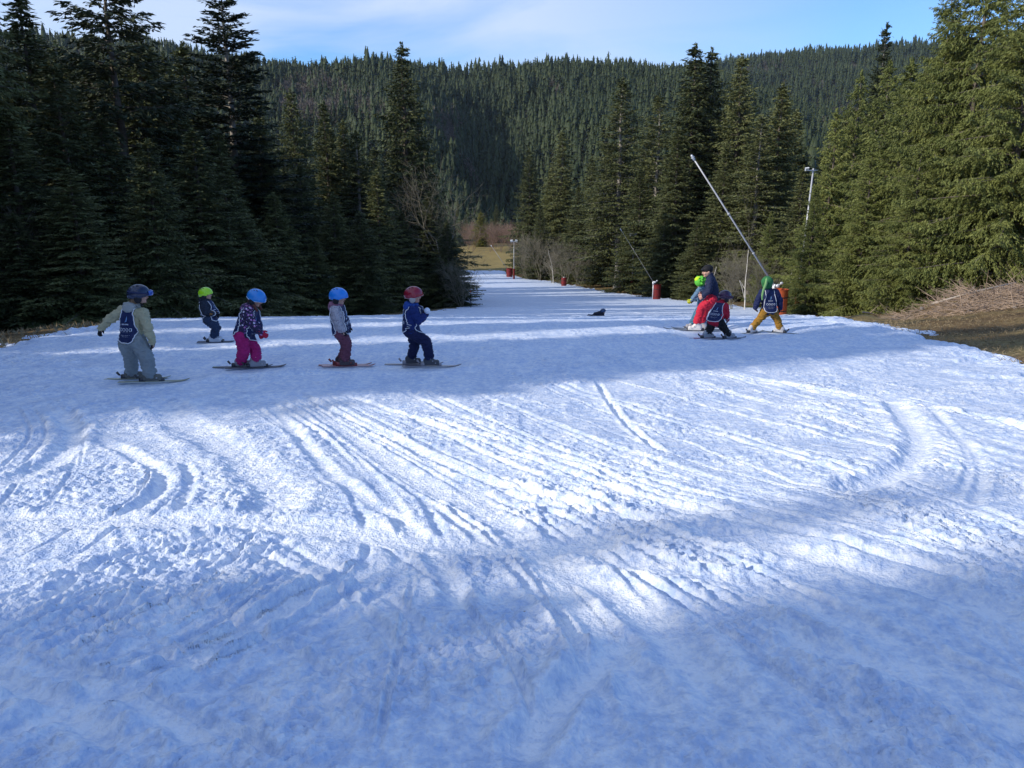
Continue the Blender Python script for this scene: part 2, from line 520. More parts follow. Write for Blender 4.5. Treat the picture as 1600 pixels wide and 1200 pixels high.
# ------------------------------------------------------------------ ground sheet (polar, reaches past the ridges)
def build_ground():
    na = 720
    rr = np.concatenate([[0.0], np.geomspace(1.0, 60, 150), np.geomspace(61, 2600, 190)])
    az = np.linspace(0, 2 * np.pi, na, endpoint=False)
    A, Rr = np.meshgrid(az, rr)
    X = Rr * np.sin(A); Y = Rr * np.cos(A)
    Z = base(X, Y)
    ed = edge_dist(X, np.clip(Y, -60, 400))
    outm = sstep(-.3, -2.5, ed)
    Z = Z - .07 + outm * (.05 + .10 * fbm(X / 1.3, Y / 1.3, 4, 5) + .03 * fbm(X / .4, Y / .4, 2, 9)) * (1 - .0 * Y)
    V = np.stack([X, Y, Z], -1).reshape(-1, 3)
    i = np.arange(len(rr) - 1)[:, None] * na; j = np.arange(na)[None, :]; j2 = (j + 1) % na
    F = np.stack([i + j, i + na + j, i + na + j2, i + j2], -1).reshape(-1, 4)
    F = F[:, ::-1]
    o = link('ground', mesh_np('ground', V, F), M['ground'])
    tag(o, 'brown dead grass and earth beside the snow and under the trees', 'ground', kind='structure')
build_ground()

# ------------------------------------------------------------------ snow
def catmull(P, n=8):
    P = [np.array(p, float) for p in P]
    P = [2 * P[0] - P[1]] + P + [2 * P[-1] - P[-2]]
    out = []
    for i in range(1, len(P) - 2):
        for k in range(n):
            t = k / n
            out.append(.5 * ((2 * P[i]) + (-P[i - 1] + P[i + 1]) * t + (2 * P[i - 1] - 5 * P[i] + 4 * P[i + 1] - P[i + 2]) * t * t + (-P[i - 1] + 3 * P[i] - 3 * P[i + 1] + P[i + 2]) * t ** 3))
    out.append(P[-2])
    return np.array(out)
# ski tracks: (points in the photo carried on to the ground, width m, depth m, berm m)
TR = [
    ([(455, 622), (520, 655), (600, 695), (700, 745), (820, 790), (950, 825), (1080, 850)], .045, .05, .035),
    ([(1060, 845), (1250, 893), (1450, 952), (1620, 1010)], .10, .045, .03),
    ([(1080, 820), (1300, 872), (1500, 930), (1640, 975)], .05, .02, .012),
    ([(480, 650), (560, 705), (650, 770), (760, 830), (850, 905), (960, 960), (1050, 1040), (1190, 1210)], .09, .035, .03),
    ([(700, 760), (800, 850), (860, 930), (960, 1050), (1060, 1210)], .08, .03, .02),
    ([(1380, 625), (1410, 662), (1432, 700), (1420, 740), (1370, 772), (1290, 800)], .10, .07, .03),
    ([(1440, 640), (1500, 700), (1530, 750), (1515, 830)], .04, .03, .02),
    ([(1470, 670), (1510, 730), (1500, 800)], .03, .02, .015),
    ([(240, 632), (290, 680), (350, 715), (400, 755), (432, 800), (400, 842)], .14, .04, .03),
    ([(95, 655), (118, 695), (85, 740), (0, 785)], .08, .04, .04),
    ([(150, 700), (235, 745), (258, 775), (220, 815), (100, 850), (-60, 880)], .05, .035, .02),
    ([(290, 740), (300, 775), (280, 830)], .035, .03, .02),
    ([(930, 605), (960, 655), (1000, 698), (1032, 727)], .03, .05, .03),
    ([(1060, 600), (1180, 640), (1300, 660), (1420, 690), (1640, 750)], .05, .02, .02),
    ([(1100, 590), (1300, 625), (1500, 660), (1640, 700)], .05, .04, .05),
    ([(1150, 610), (1330, 650), (1500, 690), (1640, 730)], .03, .02, .02),
    ([(-40, 1070), (80, 1125), (200, 1210)], .05, .04, .03),
    ([(-20, 1050), (130, 1100), (260, 1155), (330, 1210)], .04, .03, .02),
    ([(-60, 1225), (140, 1135), (280, 1078), (400, 1020), (520, 940), (610, 900)], .05, .04, .05),
    ([(800, 1230), (880, 1130), (960, 1050), (1000, 1030)], .06, .04, .05),
    ([(-60, 855), (200, 842), (400, 846), (560, 862), (700, 882), (900, 880), (980, 862)], .12, .03, .015),
    ([(-60, 835), (150, 835), (420, 838), (640, 862)], .07, .02, .012),
    ([(60, 985), (180, 905), (330, 870), (420, 850)], .04, .025, .02),
    ([(850, 770), (1000, 800), (1100, 830), (1200, 845)], .05, .03, .02),
    ([(640, 660), (760, 700), (900, 740), (1010, 790)], .03, .03, .03),
    ([(560, 640), (700, 690), (840, 742), (1000, 800), (1180, 840)], .035, .03, .03),
    ([(520, 625), (620, 660), (760, 730), (900, 790), (1050, 860), (1180, 900)], .03, .02, .02),
    ([(420, 640), (460, 690), (520, 760), (640, 850), (700, 930), (720, 1010)], .05, .03, .02),
    ([(880, 900), (1100, 930), (1300, 1000), (1500, 1100), (1640, 1180)], .08, .02, .02),
    ([(1200, 1030), (1400, 1080), (1640, 1210)], .10, .03, .02),
    ([(0, 600), (200, 585), (420, 580), (640, 574), (800, 580)], .05, .03, .03),
    ([(0, 610), (200, 604), (420, 598), (620, 590)], .04, .025, .02),
    ([(800, 575), (900, 568), (1000, 560), (1150, 545)], .03, .03, .02),
]
def snow_height(X, Y, full=True):
    """small relief of the snow surface, added to base()"""
    far = 1 - sstep(25, 60, Y)
    soft = fbm(X / 1.5, Y / 1.5, 3, 11) * .022
    warp = fbm(X / 2.2, Y / 2.2, 2, 80) * 1.4
    # wind / ski combed grain, turning with place: from far-left to near-right on the right, the other way on the left
    ang = .55 * np.tanh((X + .8) / 2.0) + warp * .5
    ca, sa = np.cos(ang), np.sin(ang)
    U = X * ca - Y * sa * -1; Vv = -X * sa + Y * ca
    grain = noise2(U / .55, Vv / .085, 21) * .6 + noise2(U / .22, Vv / .05, 22) * .35
    rough = sstep(-.25, .35, fbm(X / 1.1 + 4, Y / 1.1, 3, 31))
    wx = X + .03 * noise2(X / .11, Y / .11, 37); wy = Y + .03 * noise2(X / .11 + 9, Y / .11, 38)
    cr1 = np.abs(noise2(wx / .105, wy / .105, 33)); cr2 = np.abs(noise2(wx / .042, wy / .042, 34)); cr3 = np.abs(noise2(wx / .21, wy / .21, 35))
    crumb = cr1 * .030 + cr2 * .026 + cr3 * .014
    mid = fbm(X / .45, Y / .45, 3, 36) * .020
    amp = 1 + .45 * (1 - sstep(3.4, 6.0, Y))      # churned snow near the photographer
    h = soft + amp * (grain * .012 * (1 - .5 * rough) + crumb * (.22 + .95 * rough) + mid) * (0.25 + .75 * far)
    return h
PACK = {}
def _track_field(X, Y, H):
    pack = np.zeros(len(X), np.float32); dep = np.zeros(len(X)); ber = np.zeros(len(X)); ins = np.zeros(len(X))
    rnd = random.Random(5)
    tracks = []
    for pts, w, dp, bm_ in TR:
        P = catmull([tuple(hit(px, py).xy) for px, py in pts], 6)
        tracks.append((P, w, dp, bm_))
    # families of long shallow tracks running between guide lines
    fam = [
        ([(455, 622), (600, 690), (820, 790), (1080, 860), (1350, 920), (1640, 1000)], [(900, 600), (1020, 640), (1180, 690), (1330, 740), (1500, 800), (1680, 880)], 11),
        ([(900, 600), (1020, 640), (1180, 690), (1330, 740), (1500, 800), (1680, 880)], [(1130, 570), (1250, 590), (1350, 610), (1450, 630), (1560, 655), (1700, 690)], 14),
        ([(420, 630), (500, 690), (600, 770), (720, 870), (800, 980), (860, 1215)], [(470, 625), (640, 720), (820, 810), (1050, 920), (1280, 1040), (1600, 1215)], 11),
        ([(420, 845), (300, 880), (200, 920), (100, 965), (0, 1010), (-120, 1060)], [(620, 905), (500, 980), (380, 1050), (250, 1110), (100, 1170), (-60, 1240)], 12),
        ([(180, 640), (240, 690), (260, 740), (240, 790), (160, 850), (40, 910)], [(20, 650), (40, 690), (20, 730), (-20, 770), (-60, 800), (-120, 830)], 4),
        ([(250, 640), (330, 700), (400, 750), (430, 800), (410, 850), (330, 960)], [(420, 630), (520, 700), (600, 800), (640, 900), (620, 1000), (560, 1210)], 5),
        ([(-60, 560), (150, 556), (350, 552), (600, 548), (900, 540), (1200, 530)], [(-60, 640), (150, 632), (350, 622), (600, 606), (900, 590), (1200, 566)], 14),
        ([(-60, 1030), (100, 1085), (200, 1130), (280, 1170), (340, 1210), (380, 1240)], [(500, 860), (600, 910), (680, 980), (720, 1040), (760, 1120), (800, 1230)], 7),
    ]
    for A_, B_, n_ in fam:
        for k in range(n_):
            t0 = rnd.uniform(-.05, 1.05); t1 = t0 + rnd.gauss(0, .13)
            pts = []
            for q in range(6):
                t = t0 + (t1 - t0) * q / 5 + rnd.gauss(0, .012)
                pts.append((A_[q][0] * (1 - t) + B_[q][0] * t, A_[q][1] * (1 - t) + B_[q][1] * t))
            a_ = rnd.choice((0, 0, 1, 2)); b_ = rnd.choice((6, 6, 5, 4))
            if b_ - a_ < 3: a_ = 0
            P = catmull([tuple(hit(px, py).xy) for px, py in pts[a_:b_]], 6)
            w = rnd.uniform(.010, .030); dp = rnd.uniform(.004, .026); bm_ = rnd.uniform(.006, .04) * rnd.random() ** .5
            tracks.append((P, w, dp, bm_))
            if rnd.random() < .45:
                d_ = P[-1] - P[0]; off = np.array([-d_[1], d_[0]]) / (np.hypot(*d_) + 1e-6) * rnd.uniform(.10, .30)
                tracks.append((P + off, w, dp * .8, bm_ * .8))
    for k in range(14):      # long runs further down
        x0 = rnd.uniform(-6, 10); P = [(x0, 20)]
        a = rnd.uniform(1.2, 1.8)
        for s in range(16):
            a = 1.57 + .5 * math.sin(s * .7 + k)
            P.append((P[-1][0] + math.cos(a) * 3.2, P[-1][1] + math.sin(a) * 3.2))
        tracks.append((catmull(P, 3), rnd.uniform(.05, .12), .03, .03))
    rag = noise2(X / .09, Y / .09, 71); rag2 = noise2(X / .35, Y / .35, 72)
    for kt, (P, w, dp, bm_) in enumerate(tracks):
        mainT = kt < len(TR)
        R3 = w * 4 + .05
        x0, y0 = P.min(0) - R3; x1, y1 = P.max(0) + R3
        idx = np.nonzero((X > x0) & (X < x1) & (Y > y0) & (Y < y1))[0]
        if len(idx) == 0: continue
        x = X[idx]; y = Y[idx]; D = np.full(len(idx), 1e9); T = np.zeros(len(idx))
        n = len(P) - 1
        for i in range(n):
            a = P[i]; d = P[i + 1] - a; L2 = d @ d + 1e-9
            t = np.clip(((x - a[0]) * d[0] + (y - a[1]) * d[1]) / L2, 0, 1)
            q = np.hypot(x - a[0] - t * d[0], y - a[1] - t * d[1])
            b = q < D; D[b] = q[b]; T[b] = (i + t[b]) / n
        D = D + rag[idx] * w * .3
        fade = sstep(0, .1, T) * sstep(1, .88, T)
        pack[idx] = np.maximum(pack[idx], .35 * np.exp(-((D - 1.9 * w) / (.8 * w)) ** 2) * fade * min(1, bm_ / .03))
        am = (1.25 if mainT else 1) + .5 * (1 - sstep(3.2, 5.2, y))
        g = np.exp(-(np.abs(D) / w) ** 3)
        brm = np.exp(-((D - 1.75 * w) / (.6 * w)) ** 2) * np.clip(.85 + .9 * rag2[idx] + .5 * rag[idx], 0, 1.6)
        inside = g * fade
        pack[idx] = np.maximum(pack[idx], inside * min(1, dp / .03) * (.75 if mainT else .35))
        dep[idx] = np.maximum(dep[idx], am * (.42 if mainT else .62) * dp * inside); ber[idx] = np.maximum(ber[idx], am * .42 * bm_ * brm * fade); ins[idx] = np.maximum(ins[idx], inside)
    H[:] = H * (1 - .55 * ins) - dep + ber * (1 - .8 * ins)
    PACK['a'] = pack
    return H
SNOW_FLAT = []     # (x, y, r, z) is filled before the snow is built: where skis press it flat
def build_snow():
    rows = np.concatenate([np.linspace(-34, -1, 50), np.linspace(-.6, 1.5, 60), np.geomspace(1.52, 26, 1050), np.geomspace(26.1, 188, 330)])
    nc = 1000
    u = np.linspace(-1, 1, nc)
    V = []
    core = 2.1 + .70 * np.clip(rows, 0, 30)
    core = np.where(rows > 30, 23.1, core)
    full = np.maximum(core + 1, 24)
    a = np.abs(u); ua = .93
    X = np.empty((len(rows), nc))
    for i in range(len(rows)):
        xx = np.where(a <= ua, a / ua * core[i], core[i] + (a - ua) / (1 - ua) * (full[i] - core[i]))
        X[i] = np.sign(u) * xx
    Y = np.repeat(rows[:, None], nc, 1)
    X = X.ravel(); Y = Y.ravel()
    H = snow_height(X, Y)
    H = _track_field(X, Y, H)
    Z = base(X, Y)
    ed = edge_dist(X, Y) + fbm(X / 1.6, Y / 1.6, 4, 51) * .9 * (1 + np.clip(Y, 0, 60) / 40) + .28 * noise2(X / .12, Y / .12, 53) + .5 * noise2(X / .5, Y / .5, 54)
    th = np.clip(ed * .16, -.16, .09)
    # little heaps along the right border
    near_edge = np.exp(-((ed - .7) / .5) ** 2) * (Y > 8) * (X > 0)
    H = H + near_edge * np.clip(noise2(X / .5, Y / .5, 55) + .1, 0, 1) * .12
    Z = Z + H * np.clip(.35 + ed * .5, 0, 1) + th
    for (fx, fy, fr, fz) in SNOW_FLAT:
        k = np.nonzero((np.abs(X - fx) < fr * 2) & (np.abs(Y - fy) < fr * 2))[0]
        if len(k):
            w = 1 - sstep(fr * .6, fr * 2, np.hypot(X[k] - fx, Y[k] - fy))
            Z[k] = Z[k] * (1 - w) + (fz + .15 * (H[k])) * w
    Vv = np.stack([X, Y, Z], -1)
    nr = len(rows)
    i = np.arange(nr - 1)[:, None] * nc; j = np.arange(nc - 1)[None, :]
    F = np.stack([i + j, i + j + 1, i + nc + j + 1, i + nc + j], -1).reshape(-1, 4)
    keep = (ed[F].max(1) > -.9)
    F = F[keep]
    used = np.zeros(len(Vv), bool); used[F.ravel()] = True
    mapi = np.cumsum(used) - 1
    me = mesh_np('snow_slope', Vv[used], mapi[F])
    a_ = me.attributes.new('packed', 'FLOAT', 'POINT'); a_.data.foreach_set('value', np.ascontiguousarray(PACK['a'][used], np.float32))
    o = link('snow_slope', me, M['snow'])
    tag(o, 'tracked wet snow of the ski slope with sunlit and shaded bands', 'ski slope', kind='structure')

# ------------------------------------------------------------------ conifers
def leaf_quads(C, D, L, Wd, rs):
    """rhombic sprays of needles: centres, directions, lengths, widths"""
    n = len(C)
    D = D / (np.linalg.norm(D, axis=1, keepdims=True) + 1e-9)
    r = rs.normal(size=(n, 3))
    S = np.cross(D, r); S /= (np.linalg.norm(S, axis=1, keepdims=True) + 1e-9)
    a = C - D * (L * .5)[:, None]; c = C + D * (L * .5)[:, None]
    m = C + D * (L * .05)[:, None]
    b = m + S * (Wd * .5)[:, None]; d = m - S * (Wd * .5)[:, None]
    V = np.stack([a, b, c, d], 1).reshape(-1, 3)
    F = np.arange(n * 4).reshape(-1, 4)
    return V, F
def prisms(P0, P1, R0, R1, k=4):
    """tapered sticks from arrays"""
    P0 = np.asarray(P0, float); P1 = np.asarray(P1, float); R0 = np.asarray(R0, float); R1 = np.asarray(R1, float)
    n = len(P0); D = P1 - P0; D /= (np.linalg.norm(D, axis=1, keepdims=True) + 1e-9)
    ref = np.where(np.abs(D[:, 2:3]) > .9, np.array([[1., 0, 0]]), np.array([[0, 0, 1.]]))
    A = np.cross(D, ref); A /= (np.linalg.norm(A, axis=1, keepdims=True) + 1e-9); B = np.cross(D, A)
    th = np.arange(k) * 2 * np.pi / k
    ring = A[:, None, :] * np.cos(th)[None, :, None] + B[:, None, :] * np.sin(th)[None, :, None]
    V = np.concatenate([P0[:, None, :] + ring * R0[:, None, None], P1[:, None, :] + ring * R1[:, None, None]], 1).reshape(-1, 3)
    j = np.arange(k); j2 = (j + 1) % k
    f = np.stack([j, j2, j2 + k, j + k], -1)
    F = (np.arange(n)[:, None, None] * 2 * k + f[None]).reshape(-1, 4)
    return V, F

def conifer_meshes(seed, H=24., R=3.3, start=.04, whorl=.46, nb=6, power=.8, e0=.12, droop=.45, hang=.6, blade=(.30, .085), per=6, gap=0.0, lean=.0, twst=.21):
    rs = np.random.RandomState(seed)
    P0 = []; P1 = []; Ra = []; Rb = []
    # trunk as a slightly crooked chain
    nk = 14; zs = np.linspace(0, H, nk)
    tx = np.cumsum(rs.normal(0, .05, nk)) * .6; ty = np.cumsum(rs.normal(0, .05, nk)) * .6
    tx -= tx[0]; ty -= ty[0]
    def trad(z): return (.010 * H) * (1 - z / H) ** .9 + .012
    for i in range(nk - 1):
        P0.append((tx[i], ty[i], zs[i])); P1.append((tx[i + 1], ty[i + 1], zs[i + 1])); Ra.append(trad(zs[i]) * (1.35 if i == 0 else 1)); Rb.append(trad(zs[i + 1]))
    TP = []; TD = []; TL = []
    lobes = rs.rand(8) * 2 * np.pi
    z = start * H
    while z < H * .985:
        t = z / H
        # outline: rounded low down, drawn out to the tip, uneven
        prof_r = R * min(1.0, (1 - t) ** power * 1.12) * (.82 + .18 * min(1, t / .12))
        n = max(3, int(round(nb * (.6 + .4 * (1 - t)) + rs.rand())))
        a0 = rs.rand() * 7
        for k in range(n):
            if rs.rand() < gap: continue
            a = a0 + k * 2 * np.pi / n + rs.normal(0, .18)
            L = prof_r * rs.uniform(.66, 1.12) * (1 + .16 * math.sin(a * 2 + lobes[int(t * 7)] ))
            if rs.rand() < .06: L *= 1.28
            h = z + rs.uniform(-.5, .5) * whorl
            if L < .12: L = .12
            e = e0 + (.75 * max(0, t - .55) / .45) + rs.normal(0, .08)
            dr = droop * (1 - .7 * t) * rs.uniform(.6, 1.3)
            ca, sa = math.cos(a), math.sin(a)
            cx = np.interp(h, zs, tx); cy = np.interp(h, zs, ty)
            ns = max(3, int(L / twst))
            s = (np.arange(ns) + rs.rand(ns) * .8) / ns
            s = .12 + .88 * np.clip(s, 0, 1)
            rad = L * s * math.cos(e)
            zz = h + L * (s * math.sin(e) - dr * s ** 2 + dr * .45 * s ** 4)
            dz = math.sin(e) - 2 * dr * s + dr * 1.8 * s ** 3
            # the woody branch
            q = np.linspace(0, .80, 4)
            bx = cx + ca * L * q * math.cos(e); by = cy + sa * L * q * math.cos(e); bz = h + L * (q * math.sin(e) - dr * q ** 2 + dr * .45 * q ** 4)
            br = .012 + .012 * L
            for i in range(3):
                P0.append((bx[i], by[i], bz[i])); P1.append((bx[i + 1], by[i + 1], bz[i + 1])); Ra.append(br * (1 - q[i])); Rb.append(br * (1 - q[i + 1]) + .003)
            for side in (-1, 1):
                w = side * rs.uniform(.55, 1.15, ns)
                d = np.stack([np.cos(a + w), np.sin(a + w), dz * .5 - hang * rs.uniform(.2, 1.0, ns)], -1)
                TP.append(np.stack([cx + ca * rad, cy + sa * rad, zz], -1)); TD.append(d)
                TL.append(np.clip((.20 + .42 * L * (1 - s) * rs.uniform(.6, 1.2, ns)) * (.55 + .45 * np.minimum(1, s / .3)), .14, 1.15))
            # tip
            TP.append(np.array([[cx + ca * L * .9 * math.cos(e), cy + sa * L * .9 * math.cos(e), h + L * (.9 * math.sin(e) - dr * .5)]]))
            TD.append(np.array([[ca, sa, .1]])); TL.append(np.array([.35]))
        z += whorl * (1 - .35 * t) * rs.uniform(.8, 1.2)
    TP = np.concatenate(TP); TD = np.concatenate(TD); TL = np.concatenate(TL)
    TD /= np.linalg.norm(TD, axis=1, keepdims=True)
    k = np.maximum(2, np.round(per * TL / .45)).astype(int)
    idx = np.repeat(np.arange(len(TP)), k)
    u = rs.rand(len(idx))
    C = TP[idx] + TD[idx] * (TL[idx] * u)[:, None]
    C[:, 2] -= (TL[idx] * u) ** 2 * hang * .35
    C += rs.normal(0, .035, C.shape)
    D = TD[idx] + rs.normal(0, .38, C.shape); D[:, 2] -= hang * .35
    L = rs.uniform(.6, 1.25, len(idx)) * blade[0]; Wd = rs.uniform(.6, 1.3, len(idx)) * blade[1]
    # leader
    V, F = leaf_quads(C, D, L, Wd, rs)
    n2 = 60
    zc = rs.uniform(H * .965, H * 1.01, n2)
    C2 = np.stack([np.full(n2, tx[-1]) + rs.normal(0, .05, n2), np.full(n2, ty[-1]) + rs.normal(0, .05, n2), zc], -1)
    V2, F2 = leaf_quads(C2, rs.normal(0, .5, (n2, 3)) + np.array([0, 0, 1.]), np.full(n2, .3), np.full(n2, .08), rs)
    V = np.concatenate([V, V2]); F = np.concatenate([F, F2 + len(C) * 4])
    VT, FT = prisms(P0, P1, Ra, Rb, 5)
    return mesh_np('trunk', VT, FT), mesh_np('crown', V, F, smooth=False)

KINDS = {}
def conifer_kind(key, fol, bark, **kw):
    H = kw.get('H', 24.)
    t, c = conifer_meshes(**kw)
    t.materials.append(bark); c.materials.append(fol)
    KINDS[key] = (t, c, H)
conifer_kind('a', M['spruce'], M['bark'], seed=1, H=24, R=3.4, nb=7)
conifer_kind('b', M['spruce'], M['bark'], seed=2, H=24, R=3.0, nb=7, power=.7, droop=.6, hang=.8)
conifer_kind('c', M['spruce'], M['palebark'], seed=3, H=24, R=3.1, start=.18, power=.6, gap=.18, hang=.5)
conifer_kind('d', M['spruce'], M['bark'], seed=4, H=24, R=3.7, power=.9, nb=7, droop=.5)
conifer_kind('fir', M['fir'], M['palebark'], seed=5, H=24, R=3.5, start=.10, whorl=.55, nb=7, power=.72, e0=.20, droop=.30, hang=.15, gap=.08, blade=(.28, .085), per=8)
conifer_kind('sparse', M['fir'], M['bark'], seed=6, H=24, R=3.6, start=.1, whorl=.6, nb=6, power=.5, e0=.10, droop=.35, hang=.9, gap=.2, per=8, blade=(.28,.085))
conifer_kind('young', M['spruce_light'], M['bark'], seed=7, H=16, R=3.7, start=.01, whorl=.46, nb=7, power=.80, e0=.22, droop=.42, hang=.75, blade=(.21, .050), per=13, gap=.08, twst=.18)
conifer_kind('young2', M['spruce_light'], M['bark'], seed=8, H=16, R=3.3, start=.01, whorl=.50, nb=7, power=.72, e0=.16, droop=.5, hang=1.0, blade=(.21, .048), per=13, gap=.10, twst=.18)
conifer_kind('big', M['spruce_light'], M['bark'], seed=9, H=20, R=4.4, start=.10, whorl=.60, nb=7, power=.66, e0=.08, droop=.6, hang=1.15, blade=(.20, .045), per=17, twst=.16, gap=.14)
conifer_kind('yellow', M['yellow_fol'], M['bark'], seed=10, H=10, R=1.8, start=.02, whorl=.3, nb=7, power=.7)

_rt = random.Random(77)
def put_tree(kind, x, y, height, name, label, group, wid=1.0, rz=None, cat='tree', sink=.1):
    t, c, H = KINDS[kind]
    r = empty(name, (x, y, base1(x, y) - sink), _rt.uniform(0, 6.28) if rz is None else rz)
    s = height / H
    w = (s ** .6) * wid * 1.3
    r.scale = (w, w, s)
    link('trunk', t, None, r); link('crown', c, None, r)
    tag(r, label, cat, group)
    return r
def tree_at(kind, px, tip, depth, *a, **k):
    p = at(px, tip, depth)
    gz = base1(p.x, depth)
    return put_tree(kind, p.x, depth, p.z - gz, *a, **k)

GL = 'dark conifers along the left edge of the piste'
GR = 'conifers along the right edge of the piste'
def build_trees():
    L = [   # kind, px, tip py, depth, width, label
        ('sparse', 152, -75, 44, 1.05, 'tall open-crowned spruce at upper left whose top leaves the frame'),
        ('fir', 343, -38, 55, 1.05, 'tall dark fir with clear layered boughs standing against the sky'),
        ('a', 30, -10, 40, .9, 'spruce with a thin spire at the far left edge of the photo'),
        ('b', 85, 95, 34, 1.0, 'dark spruce below the open-crowned spruce at far left'),
        ('b', 215, 45, 50, 1.1, 'dark spruce just right of the open-crowned spruce'),
        ('d', 262, 120, 47, 1.05, 'broad dark spruce left of the layered fir'),
        ('a', 400, 190, 56, 1.0, 'dark spruce right beside the layered fir'),
        ('b', 452, 140, 72, .8, 'narrow spruce with sunlit left side, first right of the layered fir'),
        ('a', 507, 160, 76, .72, 'narrow spruce with a sunlit tip, second right of the layered fir'),
        ('c', 556, 205, 74, .85, 'thin crowned spruce left of the spruce with the bright spire'),
        ('b', 624, 68, 78, .92, 'tallest spire-topped spruce left of the piste, left half sunlit'),
        ('d', 660, 215, 80, 1.05, 'dark spruce right of the spire-topped spruce'),
        ('a', 590, 265, 66, .9, 'dark spruce in front of the spire-topped spruce'),
        ('d', 520, 300, 60, 1.0, 'dark shaded spruce above the child with the second blue helmet'),
        ('d', 470, 255, 62, .9, 'dark shaded spruce between the narrow sunlit-tipped spruces and the snow'),
        ('b', 430, 300, 52, 1.0, 'dark shaded spruce above the child in pink trousers'),
        ('d', 345, 240, 44, 1.0, 'dark shaded spruce in front of the layered fir'),
        ('a', 300, 200, 41, 1.0, 'dark shaded spruce above the yellow-green helmet'),
        ('d', 160, 180, 36, 1.1, 'dark shaded spruce above the child in grey and khaki'),
        ('b', 225, 215, 33, .9, 'lower dark spruce directly behind the dark blue helmet'),
        ('d', 10, 170, 29, 1.1, 'dark spruce at the far left edge reaching down to the snow'),
        ('a', 105, 260, 28, 1.0, 'low dark spruce at the edge of the snow at far left'),
        ('b', 560, 330, 58, 1.0, 'dark shaded spruce just left of the red helmet'),
        ('d', 628, 330, 70, 1.0, 'dark shaded spruce directly above the red helmet'),
        ('d', 700, 345, 69, .92, 'dark spruce with drooping boughs at the bend of the piste'),
        ('a', 672, 300, 74, .9, 'dark spruce behind the bare spreading tree'),
        ('b', 385, 330, 46, .9, 'low dark spruce above the first blue helmet'),
        ('a', 490, 370, 55, .9, 'low dark spruce between the two blue helmets'),
        ('d', 20, 330, 27, .9, 'low dark spruce at the lower left corner of the wood'),
    ]
    for kind, px, tip, d, w, lab in L:
        tree_at(kind, px, tip, d, 'spruce_tree' if kind not in ('fir',) else 'fir_tree', lab, GL, w * 1.35)
    Rr = [
        ('b', 828, 232, 168, 1.0, 'farthest spruce of the right-hand row beside the end of the piste'),
        ('d', 862, 262, 160, .95, 'spruce second from the far end of the right-hand row'),
        ('a', 880, 205, 158, 1.1, 'tall dark spruce behind the far floodlight pole'),
        ('d', 845, 320, 150, .9, 'lower spruce just right of the far floodlight pole'),
        ('b', 927, 245, 140, 1.05, 'dark spruce between the far floodlight pole and the middle one'),
        ('a', 905, 290, 132, 1.0, 'shaded spruce behind the bare grey bushes'),
        ('c', 976, 124, 114, 1.15, 'tall spruce with pale bare trunk showing, above the middle floodlight pole'),
        ('b', 950, 232, 122, .95, 'spruce to the left of the middle floodlight pole'),
        ('c', 1030, 148, 106, 1.1, 'tall spruce with a white dead lower trunk right of the middle floodlight pole'),
        ('d', 1003, 262, 103, .95, 'shaded spruce directly behind the middle floodlight pole'),
        ('b', 1092, 70, 96, 1.15, 'twin-tipped tall spruce behind the long snow lance, left tip'),
        ('b', 1112, 76, 97, .95, 'twin-tipped tall spruce behind the long snow lance, right tip'),
        ('a', 1062, 200, 92, 1.0, 'spruce behind the tip of the long snow lance'),
        ('b', 1157, 86, 92, 1.0, 'tall spire between the twin-tipped spruce and the dark gap'),
        ('d', 1135, 225, 84, 1.0, 'spruce crossed by the long snow lance'),
        ('a', 1222, 132, 82, 1.0, 'spruce with dark right side left of the dark gap'),
        ('c', 1190, 180, 80, 1.0, 'thin crowned spruce behind the birch'),
        ('a', 1248, 172, 90, .9, 'dark spruce in the gap behind the tall floodlight pole'),
        ('d', 1040, 330, 90, .8, 'low spruce just right of the middle floodlight pole'),
        ('d', 1090, 340, 82, .8, 'low spruce behind the bending adult'),
        ('fir', 1386, 38, 62, .8, 'slender dark fir top rising behind the young spruces on the right'),
        ('young', 1310, 170, 52, .80, 'bright green young spruce right of the tall floodlight pole'),
        ('young2', 1345, 112, 54, .86, 'bright green spruce with a leaning tip left of the slender dark fir'),
        ('young', 1276, 288, 45.5, .62, 'small bright spruce beside the orange pole pad'),
        ('young2', 1392, 95, 50, .95, 'bright spruce in front of the slender dark fir'),
        ('young', 1425, 92, 44, .96, 'bright spruce just left of the largest right-hand spruce'),
        ('young', 1365, 232, 41, .85, 'lower bright spruce spreading over the end of the brush pile'),
        ('young2', 1442, 215, 36, .85, 'bright spruce with boughs touching the ground left of the brush pile'),
        ('big', 1490, -28, 40, .88, 'large spruce on the right with hanging yellow-green boughs'),
        ('big', 1570, -150, 38, .95, 'largest spruce at the right edge with its top out of frame'),
        ('big', 1650, -120, 34, .95, 'spruce cut by the right edge of the photo'),
        ('young2', 1540, 190, 37, .9, 'shorter spruce behind the brush pile'),
        ('a', 1620, 120, 48, 1.0, 'dark spruce behind the largest right-hand spruce'),
        ('b', 1500, 90, 52, 1.0, 'dark spruce between the two large spruces on the right'),
        ('d', 1450, 110, 60, 1.0, 'dark spruce behind the young bright spruces'),
        ('d', 1330, 230, 72, 1.0, 'dark spruce behind the bright young row'),
        ('d', 1258, 258, 66, .8, 'spruce just left of the tall floodlight pole'),
        ('young2', 1205, 330, 66, .7, 'low spruce behind the orange drum of the long snow lance'),
    ]
    for kind, px, tip, d, w, lab in Rr:
        tree_at(kind, px, tip, d, 'spruce_tree' if kind not in ('fir',) else 'fir_tree', lab, GR, w * (1.3 if kind in 'abcd' else .88))
    ex = (820, 880, 930, 980, 1030, 1062, 1100, 1160, 1220, 1260); ey = (320, 250, 290, 185, 200, 240, 140, 150, 190, 225)
    re_ = random.Random(31)
